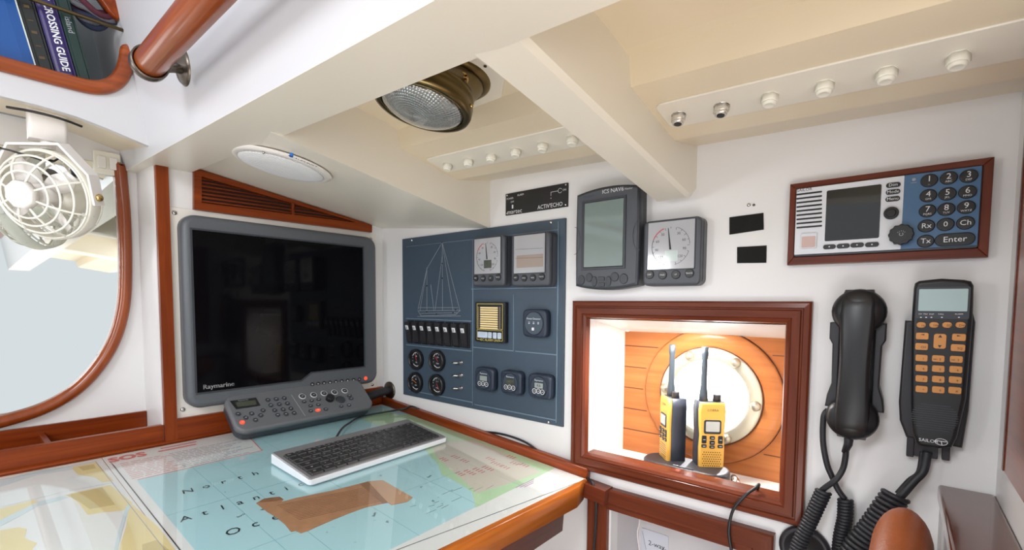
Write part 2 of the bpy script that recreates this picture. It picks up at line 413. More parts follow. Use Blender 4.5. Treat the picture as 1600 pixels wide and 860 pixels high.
# niche mahogany surround
hp = [(0, 0), (0, .012), (.003, .0155), (.010, .0165), (.0115, .0135), (.0135, .0135), (.015, .0165), (.026, .0165), (.0275, .0145), (.029, .0155), (.034, .012), (.0365, .004), (.0365, 0)]
t = thing('niche_surround', 'moulded mahogany picture-frame surround around the lit niche holding two yellow radios', 'frame', RW.at(-.3221, -.1750))
b = MB(); b.frame(-.2175, .2175, -.1800, .1800, hp); b.build('moulding', [FRU, FRV], t)
b = MB(); b.box(-.182, .182, -.1560, -.1435, -.025, .0); b.build('sill', FRU, t)
# lower cupboard surround
t = thing('cupboard_surround', 'plain mahogany surround of the open cupboard under the niche', 'frame', RW.at(-.3195, -.60))
b = MB(); b.frame(-.1755, .1755, -.2, .2195, [(0, 0), (0, .014), (.003, .017), (.030, .017), (.033, .011), (.0445, .011), (.0445, 0)]); b.build('moulding', [FRU, FRV], t)
b = MB(); b.box(LX0-.01, LX1+.01, LZ0-.01, LZ1+.01, -.145, -.14); b.box(LX0-.02, LX0, LZ0-.01, LZ1+.01, -.14, -.03); b.box(LX1, LX1+.02, LZ0-.01, LZ1+.01, -.14, -.03); b.box(LX0, LX1, LZ1, LZ1+.02, -.14, -.03)
b.box(LX0, LX1, LZ0-.02, LZ0, -.14, -.03)
o = b.build('wall_cupboard', P('cupboard_lining', (.66, .63, .64), .5)); o.matrix_world = RW.mat(); setting(o)
f = RW.at(-.415, -.463, -.138)
a, c2 = RW.p(1022, 850, -.135)
t = thing('cupboard_notice', 'white paper notice headed 2-way taped inside the open cupboard', 'notice', RW.at(a, c2-.012, -.1395))
b = MB(); b.rbox(0, 0, .062, .075, 0, .001, .002); b.m(1).text('2-way', .016, .004, .008, .001); b.text('radio', .007, .024, .004, .001)
b.pline([(-.03, .03), (-.02, -.01)], .0006, .001); b.build('sheet', [P('notice_paper', (.66, .67, .74), .6), PRK], t)
b = MB(); q = [RW.w(*RW.p(px, py, -.10), -.10) for px, py in ((999, 800), (999, 818), (996, 835), (999, 860), (1000, 880))]
b.tube(smooth_path(q), .0014, 8); tag(b.build('white_cord', PLW), 'thin white cord hanging inside the open cupboard under the niche', 'cord')

# ------------------------------------------------------------------ wood trims
b = MB(); b.box(.299, .3215, -.318, .293, 0, .013); o = b.build('trim_1', WOODV); o.matrix_world = LW.mat(); setting(o)
b = MB(); b.box(.3215, .86, -.33, -.262, 0, .012); o = b.build('baseboard_left', WOODU); o.matrix_world = LW.mat(); setting(o)
# right bulkhead boards
t = thing('bulkhead_board', 'reddish varnished wooden board on the right end bulkhead', 'board', (.107, .60, .0))
b = MB(); b.box(-.004, 0, .06, .192, -.195, .29); b.build('panel', P('dummy', (1, 1, 1)) and ORGV, t)
b = MB(); b.box(-.005, 0, .192, .200, -.195, .29); b.build('edge_strip', DKWV, t)

# ================================================================== LEFT WALL: display, plate, vent
pf = LW.at(.587, -.03)
def LP(px, py, fr, z=0): return fr.p(px, py, z)
t = thing('mounting_plate', 'cream panel screwed behind the large black display', 'panel', pf)
x0, y1 = pf.p(257, 322); x1, _ = pf.p(586, 366); _, y0 = pf.p(265, 657)
b = MB(); b.rbox((x0+x1)/2, (y0+y1)/2, x1-x0, y1-y0, 0, .003, .002, .001); b.build('plate', PLATEW, t)
for px, py in ((272, 333), (578.5, 374), (581, 601), (285, 640)):
    a, c = pf.p(px, py); b = MB(); b.lathe([(.0052, .003), (.0052, .004), (.0035, .0058), (.0005, .0062)], a, c, 14).m(1).box(a-.003, a+.003, c-.0005, c+.0005, .0058, .0065)
    b.build('screw', [CHR, PRK], t)
zb = .030
mf = LW.at(.5823, -.0262, .003)
t = thing('display_unit', 'large black screen display in a thick grey bezel on the left wall', 'monitor', mf)
W_, H_ = .492, .432
b = MB(); ol = outline(0, 0, W_, H_, .03, 6)
s0 = mf.p(300, 357, zb); s1 = mf.p(567, 389, zb); s2 = mf.p(568, 583, zb); s3 = mf.p(308, 613, zb)
SX0, SX1, SY1, SY0 = (s0[0]+s3[0])/2, (s1[0]+s2[0])/2, (s0[1]+s1[1])/2, (s2[1]+s3[1])/2
b.prism(ol, 0, zb, .012, 4); b.build('bezel', GREY, t)
k1 = mf.p(470, 597, zb)[0]; k2 = mf.p(486, 591, zb)[0]
b = MB(); b.prism([(SX0, SY0), (k1, SY0), (k2, SY0+.018), (SX1, SY0+.018), (SX1, SY1), (SX0, SY1)], zb, zb+.0008, smooth=False); b.build('screen', SCR, t)
b = MB(); th = .004
b.prism([(SX0-th, SY0-th), (k1+.002, SY0-th), (k2+.002, SY0+.0145), (SX1+th, SY0+.0145), (SX1+th, SY0+.018), (k2, SY0+.018), (k1, SY0), (SX0, SY0), (SX0-th, SY0)][:-1], zb, zb+.0012, smooth=False)
b.box(SX0-th, SX0, SY0, SY1+th, zb, zb+.0012); b.box(SX0, SX1+th, SY1, SY1+th, zb, zb+.0012); b.box(SX1, SX1+th, SY0+.018, SY1, zb, zb+.0012)
b.build('screen_rim', GREYD, t)
for k in range(9):
    a = k/8; x, y = mf.p(488+a*73.5, 601-a*8, zb+.001); b = MB(); b.cyl(x, y, .0052, zb, zb+.0022, 18, .0008); b.m(1)
    [b.box(x-.0022, x+.0022, y-.0004, y+.0004, zb+.0022, zb+.0026), b.box(x-.0022, x-.0006, y-.0018, y+.0018, zb+.0022, zb+.0026), b.cyl(x, y, .0013, zb+.0022, zb+.0026, 8)][k % 3]
    b.build('button', [BLK, PRW], t)
x, y = mf.p(571.5, 591.5, zb+.001); b = MB(); b.cyl(x, y, .0055, zb, zb+.0022, 18, .0008); b.build('power_button', REDB, t, label='red power button')
x, y = mf.p(342, 603.5, zb+.001); b = MB(); b.text('Raymarine', .0145, x, y+.001, zb+.0009, sx=1.05); b.text('Raymarine', .0145, x+.0004, y+.001, zb+.0009, sx=1.05); b.build('brand_lettering', PRW, t)

# triangular louvred vent
vf = LW.at(.6, .25)
o4 = [vf.p(303, 327, .01), vf.p(581, 363.5, .01), vf.p(581, 352, .01), vf.p(303, 262, .01)]
i4 = [vf.p(315, 317, .01), vf.p(555, 348, .01), vf.p(545, 344, .01), vf.p(315, 276, .01)]
t = thing('vent_grille', 'wedge-shaped mahogany louvred vent above the large display', 'vent', vf)
b = MB()
for k in range(4):
    j = (k+1) % 4
    b.hexa([(*o4[k], 0), (*o4[j], 0), (*i4[j], 0), (*i4[k], 0)], [(*o4[k], .011), (*o4[j], .011), (*i4[j], .011), (*i4[k], .011)])
b.build('frame', WOODU, t)
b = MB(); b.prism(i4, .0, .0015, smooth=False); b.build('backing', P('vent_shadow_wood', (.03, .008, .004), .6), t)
n = 7
for k in range(n):
    f0 = (k+.55)/n; yl = i4[0][1]+(i4[3][1]-i4[0][1])*f0
    # the slat runs from the left edge until it meets the sloping top edge
    xa, xb_ = i4[0][0], i4[1][0]; sl = (i4[1][1]-i4[0][1])/(xb_-xa); st = (i4[2][1]-i4[3][1])/(i4[2][0]-xa)
    xe = xa+(i4[3][1]-yl)/(-st+sl)
    xe = min(xe, xb_)
    ye = yl+sl*(xe-xa)
    b = MB(); d = .0022
    b.hexa([(xa, yl-d, .004), (xe, ye-d, .004), (xe, ye+.0002, .002), (xa, yl+d, .002)], [(xa, yl-d, .009), (xe, ye-d, .009), (xe, ye, .007), (xa, yl+d, .007)])
    b.build('louvre', WOODU, t)
xm = vf.p(458, 320, .01)[0]; b = MB(); b.box(xm-.003, xm+.003, i4[0][1]+.001, i4[0][1]+.042, .003, .0092); b.build('mullion', WOODV, t)

# ceiling speaker
A_ = Vector((XL, .34, .3035)); B_ = Vector((XB1, .34, .272)); C_ = Vector((XB1, .871, .183)); D_ = Vector((XL, .871, .2255))
sp = Fr((A_+B_+C_+D_)/4, C_+D_-A_-B_, B_+C_-A_-D_)
c = sp.pa(441, 262, .006)
t = thing('ceiling_speaker', 'round white ceiling speaker with a fine mesh grille above the vent', 'speaker', c)
q0 = c.p(368, 253, .006); q1 = c.p(516, 278, .006); RS = .5*math.hypot(q1[0]-q0[0], q1[1]-q0[1])
RS = min(RS, .086)
b = MB(); b.lathe([(RS*1.06, 0), (RS*1.05, .002), (RS, .0045), (RS*.90, .0065), (RS*.89, .005)], seg=48); b.build('rim', PLW, t)
m = P('speaker_mesh', (.84, .84, .85), .5)
nt = m.node_tree; tc = nt.nodes.new('ShaderNodeTexCoord'); vo = nt.nodes.new('ShaderNodeTexVoronoi'); vo.inputs['Scale'].default_value = 330; vo.inputs['Randomness'].default_value = 0
nt.links.new(tc.outputs['Object'], vo.inputs['Vector']); bp = nt.nodes.new('ShaderNodeBump'); bp.inputs['Strength'].default_value = 1; bp.inputs['Distance'].default_value = .002
nt.links.new(vo.outputs['Distance'], bp.inputs['Height']); nt.links.new(bp.outputs['Normal'], nt.nodes['Principled BSDF'].inputs['Normal'])
b = MB(); b.lathe([(RS*.90, .006), (RS*.86, .0082), (RS*.7, .0105), (RS*.4, .0125), (.001, .013)], seg=48); b.build('grille', m, t)
b = MB(); lx, ly = c.p(474, 252, .012); lr = math.atan2(c.p(490, 259, .012)[1]-c.p(456, 245, .012)[1], c.p(490, 259, .012)[0]-c.p(456, 245, .012)[0])
b.text('BLAUPUNKT', .0095, lx, ly, .0122, lr, 1.0, bold=.02); b.m(1).cyl(*c.p(455, 245, .012), .0032, .006, .0124, 12); b.build('brand_lettering', [PRK, P('blue_dot', (.03, .2, .7), .4)], t)
for px, py in ((412, 235),): a_, c_ = c.p(px, py, .003); b = MB(); b.lathe([(.003, .006), (.002, .009), (.0003, .0095)], a_, c_, 10); b.build('screw', CHR, t)

# ================================================================== RIGHT BULKHEAD: instrument panel and everything on it
pb = RW.at(-.8482, -.0453)
t = thing('instrument_board', 'slate-blue instrument board with raised ridges, screwed to the bulkhead beside the display', 'panel', pb)
b = MB(); b.rbox(0, 0, .566, .459, 0, .005, .001, .001); b.build('board', BLUE, t)
b = MB()
def rl(px0, py0, px1, py1, w_=.0028):
    a_ = pb.p(px0, py0, .005); c_ = pb.p(px1, py1, .005)
    if abs(px0-px1) < 3: c_ = (a_[0], c_[1])
    else: c_ = (c_[0], a_[1])
    d = Vector(c_)-Vector(a_); n_ = Vector((-d.y, d.x)).normalized()*w_/2
    A = [Vector(a_)-n_, Vector(c_)-n_, Vector(c_)+n_, Vector(a_)+n_]
    b.prism([tuple(v) for v in A], .005, .0066, .0007, 2)
rl(873, 346, 873, 662); rl(635, 386, 873, 352, .0015); rl(737, 452, 870, 448); rl(635, 498, 737, 500); rl(635, 539, 737, 541)
rl(740, 543, 803, 550); rl(805, 549, 870, 553); rl(739, 375, 739, 634, .0018); rl(803, 460, 803, 549, .0018); rl(640, 610, 739, 629); rl(741, 632, 870, 655)
b.build('ridges', BLUEL, t)
# engraved ketch
b = MB(); g = lambda px, py: pb.p(px, py, .0052)
for L_ in ([(691, 379), (691.5, 486)], [(667, 418), (667, 486)], [(691, 379), (719, 487)], [(691, 379), (667, 420), (653, 484)], [(691, 381), (708, 486)], [(667, 420), (656, 487)], [(654, 481), (716, 481)], [(653, 486), (658, 494), (712, 492), (719, 485), (653, 486)], [(657, 490), (714, 489)], [(673, 445), (678, 486)], [(691, 400), (680, 484)], [(652, 495), (720, 494)]):
    b.pline([g(*q) for q in L_], .0009, .0051)
b.m(1)
for q in ((691, 379), (691, 412), (691, 435), (667, 447), (667, 488), (682, 491), (708, 489), (712, 484)):
    b.cyl(*g(*q), .0022, .005, .0066, 10, .0004)
b.build('ketch_diagram', [PRG, BLK], t)
for px, py in ((643.5, 376), (861, 348), (645, 612), (857, 660)):
    a_, c_ = pb.p(px, py, .005); b = MB(); b.lathe([(.0036, .005), (.0036, .006), (.0022, .0074), (.0003, .0077)], a_, c_, 12); b.build('screw', CHR, t)
BF = .0055                                     # face of the board

# square instrument displays
def square_instrument(name, label, cat, c, kind, w_=.110, h_=.112, d=.030):
    t = thing(name, label, cat, c)
    b = MB(); b.rbox(0, 0, w_, h_, 0, d*.55, .012, 0); b.rbox(0, 0, w_*.99, h_*.99, d*.5, d, .010, .005); b.build('case', GREYI, t)
    sy = .0125
    b = MB(); b.rbox(0, sy, w_*.82, h_*.735, d, d+.0014, .003); b.build('window_rim', GREYD, t)
    b = MB(); b.rbox(0, sy, w_*.79, h_*.705, d+.001, d+.0018, .001)
    z = d+.0018
    if kind == 'dial':
        ro = .0345
        b.m(1).arc(0, sy-.002, ro, PI*.62, PI*1.42, .0009, z); b.arc(0, sy-.002, ro, PI*.02, PI*.38, .0006, z)
        b.arc(0, sy-.002, ro, -PI*.42, -PI*.1, .0005, z)
        for k in range(19):
            a = PI*1.4-k*PI*.1; r0 = ro-.003 if k % 2 else ro-.0045
            b.line((r0*math.cos(a), sy-.002+r0*math.sin(a)), (ro*math.cos(a), sy-.002+ro*math.sin(a)), .0006, z)
        for k, s_ in enumerate(['120', '90', '60', '30', '', '30', '60', '90', '120']):
            a = PI*1.26-k*PI*.19
            if s_: b.text(s_, .0065, .026*math.cos(a), sy-.002+.026*math.sin(a), z)
        b.m(2).arc(0, sy-.002, ro, PI*.62, PI*.86, .0016, z+.0002)
        b.m(1); a = PI*.545
        b.prism([(.0018, sy-.008), (-.0018, sy-.008), (ro*.95*math.cos(a)-.0004, sy-.002+ro*.95*math.sin(a)), (ro*.95*math.cos(a)+.0004, sy-.002+ro*.95*math.sin(a))], z+.0003, z+.0008, smooth=False)
        b.m(3).rbox(.002, sy-.0195, .024, .019, z, z+.0004, .001)
        b.build('dial', [DIAL, PRK, PRR, LCDD if 'board' in label else LCDL], t)
    else:
        b.m(1).line((-.038, sy+.012), (.038, sy+.010), .0005, z); b.line((-.038, sy-.008), (.038, sy-.010), .0005, z)
        b.m(2).rbox(.002, sy-.016, .074, .028, z, z+.0002, .001)
        b.build('dial', [DIAL, PRK, P('warm_lcd', (.34, .27, .23), .12, coat=.7)], t)
    for k, (x, s_) in enumerate(zip((-.038, -.0135, .011, .035), ('DISP', 'PAGE', 'UP', 'TRACK') if kind == 'dial' else ('DISP', 'PAGE', 'RUN', 'TRACK'))):
        y = -.0415+.0025*abs(k-1.5)*.6
        b = MB(); b.cyl(x, y, .0078, d, d+.0025, 20, .001); b.m(1).text(s_, .0038, x, y, d+.0026); b.build('button', [BLK, PRW], t)
    b = MB(); b.text('Raymarine', .0058, -w_*.27, h_/2-.0055, d+.0003); b.build('brand_lettering', PRW, t)
    return t
def ctr(fr, a, b_, z): p0 = fr.p(*a, z); p1 = fr.p(*b_, z); return ((p0[0]+p1[0])/2, (p0[1]+p1[1])/2), abs(p1[0]-p0[0]), abs(p1[1]-p0[1])
def midframe(a, b_, d, base=0):
    (x, y), w_, h_ = ctr(RW, a, b_, d+base); return RW.at(x, y, base), w_, h_
f, w_, h_ = midframe((737, 372), (788, 447), .03, BF)
print('inst1', w_, h_)
square_instrument('wind_dial', 'square grey dial instrument with a red-marked needle dial, on the blue board', 'instrument', f, 'dial', w_, h_)
f, w_, h_ = midframe((798, 367), (858, 447), .03, BF); print('inst2', w_, h_)
square_instrument('graph_display', 'square grey instrument with a blank reflective graph screen, top right of the blue board', 'instrument', f, 'lcd', w_, h_)
f, w_, h_ = midframe((1005, 346), (1094, 446), .03, 0); print('inst3', w_, h_)
square_instrument('wind_dial', 'square grey dial instrument on the white wall, right of the tall navigation receiver', 'instrument', f, 'dial', w_, h_)

# alarm unit
f, w_, h_ = midframe((742, 472), (789, 537), .012, BF); print('alarm', w_, h_)
t = thing('alarm_unit', 'black alarm unit with a column of cream labels and yellow outline on the blue board', 'instrument', f)
b = MB(); b.rbox(0, 0, w_, h_, 0, .012, .003, .001); b.build('case', BLK, t)
b = MB(); YP = P('yellow_print', (.62, .50, .10), .5)
b.pline([(-.42*w_, -.17*h_), (-.42*w_, .45*h_), (.42*w_, .45*h_), (.42*w_, -.17*h_), (-.42*w_, -.17*h_)], .0012, .0121)
b.pline([(-.42*w_, -.20*h_), (.42*w_, -.20*h_)], .0010, .0121); b.pline([(-.42*w_, -.2*h_), (-.42*w_, -.45*h_), (-.27*w_, -.45*h_)], .001, .0121); b.pline([(.42*w_, -.2*h_), (.42*w_, -.45*h_), (.32*w_, -.45*h_)], .001, .0121)
b.text('DC ALARM UNIT', .0085, .02*w_, -.45*h_, .0121); b.text('STATUS', .005, -.2*w_, -.185*h_, .0123); b.build('outline_print', YP, t)
for k in range(10):
    y = .415*h_-k*.0565*h_; b = MB(); b.rbox(-.02*w_, y-.006, w_*.58, .0565*h_*.70, .012, .0128, .0005); b.build('label_strip', P('cream_label', (.85, .66, .33), .45), t)
    b = MB(); b.box(.31*w_, .36*w_, y-.0085, y-.0035, .012, .0128); b.box(-.40*w_, -.35*w_, y-.0085, y-.0035, .012, .0128); b.build('indicator', P('dim_indicator', (.16, .14, .10), .3), t)
for x, wd in ((-.225, .33), (.02, .12), (.18, .12), (.33, .12)):
    b = MB(); b.rbox(x*w_, -.325*h_, wd*w_, .15*h_, .012, .0138, .002, .0006); b.m(1).box(x*w_-wd*w_*.3, x*w_+wd*w_*.3, -.325*h_-.0004, -.325*h_+.0004, .0138, .0141); b.m(1).box(x*w_-wd*w_*.3, x*w_+wd*w_*.3, -.285*h_-.0004, -.285*h_+.0004, .0138, .0141)
    b.build('button', [P('pale_blue_button', (.52, .60, .72), .4), PRG], t)
# power detector
f, w_, h_ = midframe((816, 483), (853, 529), .018, BF); print('det', w_, h_)
def round_face_unit(name, label, f, w_, h_, kind):
    t = thing(name, label, 'instrument', f)
    b = MB(); ol = []
    for k in range(48):
        a = 2*PI*k/48; c_, s_ = math.cos(a), math.sin(a); e = 2/5.5
        ol.append((w_/2*math.copysign(abs(c_)**e, c_), h_/2*math.copysign(abs(s_)**e, s_)))
    b.prism(ol, 0, .018, .005, 3); b.build('case', NAVY, t)
    R = .40*min(w_, h_)
    b = MB(); b.lathe([(R*1.06, .018), (R*1.06, .0186), (R, .0186), (R, .018)], seg=36, closed=True); b.build('face_rim', NAVYD, t)
    b = MB(); b.cyl(0, 0, R*.98, .0178, .0188, 36)
    if kind == 'detector':
        b.m(1).text('Power Detector', .0058, 0, .4*R, .0189)
        for x in (-.5, 0, .5): b.box(x*R-.002, x*R+.002, .08*R, .08*R+.001, .0188, .0192); b.box(x*R-.002, x*R+.002, -.05*R, -.05*R+.0015, .0188, .0192)
        b.rbox(-.05*R, -.5*R, .006, .0065, .0188, .0205, .001)
        b.build('face', [P('detector_face', (.05, .072, .10), .4), PRW], t)
    else:
        b.m(1).text('Raymarine', .0055, 0, .62*R, .0189)
        b.build('face', [P('unit_face', (.035, .05, .075), .4), PRW], t)
        b = MB(); b.rbox(.03*R, .12*R, R*1.15, R*.66, .0188, .0198, .002); b.m(1).rbox(.03*R, .12*R, R*1.02, R*.52, .0198, .0202, .001)
        if kind == 'log': b.m(2).text('4.6', .009, .03*R, .12*R, .0203)
        b.build('display', [GREYD, LCD if kind != 'depth' else LCDD, PRK], t)
        for x in (-.5, 0, .5):
            b = MB(); y = -.48*R+.04*R*(x == 0)
            b.cyl(x*R, y, .0058, .0188, .0206, 20, .0005); b.m(1).lathe([(.0046, .0206), (.0046, .0209), (.0058, .0209), (.0058, .0206)], x*R, y, 20, closed=True).box(x*R-.0018, x*R+.0018, y-.0005, y+.0005, .0206, .0210)
            b.build('button', [GREYD, PRW], t)
    return t
round_face_unit('power_detector', 'slate square unit with a round power detector face, right of the alarm unit', f, w_, h_, 'detector')
for (a_, b2, k_, lb) in (((741, 573), (771, 614), 'lcd', 'leftmost of the three small round-faced display units low on the blue board'), ((781, 578), (814, 620), 'depth', 'middle one of the three small round-faced display units low on the blue board'), ((824, 583), (861, 627), 'log', 'rightmost of the three small round-faced display units low on the blue board')):
    f, w_, h_ = midframe(a_, b2, .018, BF); print('rd', w_, h_)
    round_face_unit('round_display', 'navy '+lb, f, w_*.97, h_, k_)['group'] = 'round-faced display units'
# rocker switches
def rocker():
    t = thing('rocker_switch', '', 'switch', pb, 'rocker switches')
    b = MB(); b.rbox(0, 0, .0265, .066, 0, .004, .003, .001); b.build('housing', BLK, t)
    b = MB(); P8 = [(-.0105, -.029), (.0105, -.029), (.0105, .029), (-.0105, .029)]
    b.rings([[(x, -.029, .003), (x, .029, .003), (x, .029, .016), (x, .022, .0175), (x, 0, .012), (x, -.026, .009), (x, -.029, .007)] for x in (-.0105, .0105)]); b.build('rocker', BLKM, t)
    b = MB(); b.hexa([(-.0058, .007, .0138), (.0058, .007, .0138), (.0058, .019, .0169), (-.0058, .019, .0169)], [(-.0058, .007, .0146), (.0058, .007, .0146), (.0058, .019, .0177), (-.0058, .019, .0177)])
    b.m(1).box(-.002, .002, .009, .016, .0145, .0178); b.build('icon_plate', [PRW, PRG], t)
    return t
rk = rocker(); 
q0 = pb.p(640.5, 522, .01); q1 = pb.p(727, 521, .01)
ords = ['first rocker switch from the left end', 'second rocker switch from the left', 'third rocker switch from the left', 'fourth rocker switch from the left', 'fourth rocker switch from the right', 'third rocker switch from the right', 'second rocker switch from the right', 'last rocker switch at the right end']
for k in range(8):
    o = rk if k == 0 else copytree(rk)
    o.location = pb.w(q0[0]+(q1[0]-q0[0])*k/7, (q0[1]+q1[1])/2, .0052)
    o['label'] = 'black '+ords[k]+' of the row under the ketch diagram'
# gauges
GF = P('gauge_face', (.012, .013, .016), .3, coat=.5)
for k, (px, py, lb, ang, colr) in enumerate(((649, 562, 'upper left', 1.9, 0), (682, 564, 'upper right', 2.3, 0), (648, 598, 'lower left', 2.7, 1), (681.5, 602, 'lower right', -1.0, 0))):
    f = pb.pa(px, py, .012); f = f.at(0, 0, .005)
    t = thing('engine_gauge', 'round black gauge, '+lb+' of the four at the left of the blue board', 'gauge', f, 'engine gauges')
    b = MB(); R = .0295; b.lathe([(R, 0), (R, .010), (R-.002, .012), (R-.005, .012), (R-.0065, .009), (R-.0065, .002)], seg=40, cap1=False); b.build('bezel', BLK, t)
    b = MB(); b.cyl(0, 0, R-.006, .001, .003, 36); z = .003
    r = R-.010
    b.m(1).arc(0, 0, r, PI*.15, PI*.85, .0014, z); b.arc(0, 0, r, -PI*.75, -PI*.25, .0018, z)
    for j in range(8): a = PI*(-.1+.17*j); b.line((r*.8*math.cos(a), r*.8*math.sin(a)), (r*.97*math.cos(a), r*.97*math.sin(a)), .001, z)
    b.text(['OIL', 'TEMP', 'RPM', 'FUEL'][k], .005, 0, -.45*r, z); b.text(['80', '120', '40', 'E  F'][k], .006, 0, .45*r, z)
    b.m(2).line((-.2*r*math.cos(ang), -.2*r*math.sin(ang)), (.8*r*math.cos(ang), .8*r*math.sin(ang)), .0016, z+.001)
    b.build('face', [GF, PRW, PRR if not colr else P('amber_needle', (.7, .25, .03), .4)], t)
# toggles
def toggle():
    t = thing('toggle_switch', '', 'switch', pb, 'toggle switches')
    b = MB(); b.prism(circ(0, 0, .0066, 6), 0, .003, .0006); b.cyl(0, 0, .0044, .003, .007, 16, .0005); b.build('nut', CHR, t)
    b = MB(); b.tube([(0, 0, .006), (-.010, -.0005, .013), (-.017, -.001, .018)], [.0019, .0026, .0034], 12); b.build('lever', CHR, t)
    return t
tg = toggle()
for k, (px, py, lb) in enumerate(((721, 567, 'top'), (721, 587, 'middle'), (721, 607, 'bottom'))):
    o = tg if k == 0 else copytree(tg); f = pb.pa(px, py, .006); o.location = f.at(0, 0, .005).O
    o['label'] = 'small chrome toggle switch, '+lb+' one of the three right of the round gauges'

# echo radar panel
f, w_, h_ = midframe((790, 301), (887, 288), .003); f2, _, h_ = midframe((790, 302), (790, 338), .003)
f, w_, _ = midframe((790, 302), (887, 322), .003)
e0 = RW.p(790, 302, .003); e1 = RW.p(887, 322, .003); e2 = RW.p(790, 338, .003); e3 = RW.p(887, 287, .003)
w_ = e1[0]-e0[0]; h_ = ((e0[1]-e2[1])+(e3[1]-e1[1]))/2; f = RW.at((e0[0]+e1[0])/2, (e0[1]+e1[1]+e2[1]+e3[1])/4); print('echo', w_, h_)
t = thing('radar_target_panel', 'flat black panel with small white lettering above the blue instrument board', 'panel', f)
b = MB(); b.rbox(0, 0, w_, h_, 0, .003, .001, .0005); b.build('plate', BLK, t)
b = MB(); z = .0031; b.text("ACTIV'ECHO", .013, .235*w_, -.36*h_, z, sx=.9); b.text('martec', .0145, -.34*w_, -.37*h_, z, sx=1.1)
b.text('POWER', .006, -.42*w_, .25*h_, z); b.text('ALARM', .006, -.24*w_, .34*h_, z); b.text('OFF', .006, -.38*w_, .08*h_, z); b.text('ON', .006, .45*w_, .22*h_, z)
b.pline([(.25*w_, .06*h_), (.25*w_, .22*h_), (.36*w_, .22*h_)], .0008, z); b.arc(.385*w_, .22*h_, .005, .5, 5.8, .0008, z); b.cyl(.25*w_, -.04*h_, .001, .003, .0034, 8); b.box(-.375*w_-.002, -.375*w_+.002, -.22*h_, -.05*h_, .003, .0034)
b.text('?', .008, -.46*w_, .08*h_, z) if False else None
b.build('lettering', PRW, t)
for sx in (-1, 1):
    for sy in (-1, 1):
        b = MB(); b.lathe([(.0026, .003), (.0018, .0045), (.0003, .0048)], sx*.47*w_, sy*.42*h_, 10); b.build('screw', CHR, t)

# tall navigation receiver
d = .032
p00 = RW.p(898, 450, d); p11 = RW.p(995, 292, d); w_ = RW.p(996, 380, d)[0]-RW.p(897, 380, d)[0]; h_ = RW.p(940, 292, d)[1]-RW.p(940, 451, d)[1]
pc_ = RW.p(946.5, 371, d); f = RW.at(RW.p(946.5, 371, d)[0], (RW.p(946, 291, d)[1]+RW.p(946, 453, d)[1])/2); h_ = RW.p(946, 291, d)[1]-RW.p(946, 453, d)[1]
print('nav', w_, h_)
t = thing('navigation_receiver', 'tall dark grey navigation receiver with an upright screen beside the blue board', 'instrument', f)
def bow(w_, h_, s_=.045):
    pts = []
    for k in range(13): x = -.5+k/12; pts.append((x*w_*(.985), -h_/2+h_*s_*(2*x)**2*.9))
    for k in range(1, 7): y = -.5+s_+(1-2*s_)*k/7; pts.append((w_/2*(1.0-.02*(2*y)**2), y*h_))
    for k in range(13): x = .5-k/12; pts.append((x*w_*(.985), h_/2-h_*s_*(2*x)**2*.9))
    for k in range(1, 7): y = .5-s_-(1-2*s_)*k/7; pts.append((-w_/2*(1.0-.02*(2*y)**2), y*h_))
    return pts
b = MB(); b.prism(bow(w_, h_), 0, d, .005, 3); b.build('case', GREYD, t)
b = MB(); b.prism(bow(w_*.94, h_*.95), d-.001, d+.0008, .0005, 1)
b.build('face', GREYI, t)
sa = f.p(914, 318, d); sb = f.p(974, 311, d); sc_ = f.p(974, 413, d); sd = f.p(913, 420, d)
x0, x1, y0, y1 = (sa[0]+sd[0])/2, (sb[0]+sc_[0])/2, (sc_[1]+sd[1])/2, (sa[1]+sb[1])/2
b = MB(); b.frame(x0-.006, x1+.006, y0-.006, y1+.006, [(0, d), (.0005, d+.003), (.004, d+.003), (.006, d+.001)], 0, 0); b.build('screen_rim', GREYD, t)
b = MB(); b.box(x0, x1, y0, y1, d, d+.0014); b.build('screen', P('green_grey_lcd', (.20, .26, .25), .06, coat=1), t)
b = MB(); b.text('ICS NAV6', .011, .014, h_*.445, d+.001); b.text('Weather', .0045, .047, h_*.44, d+.001); b.m(1).text('McMURDO', .0052, -.038, h_*.425, d+.001); b.build('lettering', [PRW, P('dim_blue_print', (.03, .05, .12), .5)], t)
for px, py, rx, ry in ((909, 438, .0075, .010), (921, 434, .0075, .009), (961, 433, .0085, .009), (975, 436, .0085, .010), (929, 440, .006, .0105), (951, 440, .006, .0105)):
    x, y = f.p(px, py, d); b = MB(); b.prism(circ(x, y, rx, 18, ry), d, d+.0030, .0012, 2); b.build('button', GREYD, t)
for px, py in ((940, 436), (940, 445)):
    x, y = f.p(px, py, d); b = MB(); b.rbox(x, y, .015, .0085, d, d+.003, .002, .001); b.build('button', GREYD, t)
for s_ in (-1, 1):
    b = MB(); b.arc(s_*(w_/2+.002), .0, .014, PI*.5 if s_ > 0 else -PI*.5, PI*1.5 if s_ > 0 else PI*.5, .0008, d+.0006, 16, .028); b.build('side_grip_line', BLK, t)

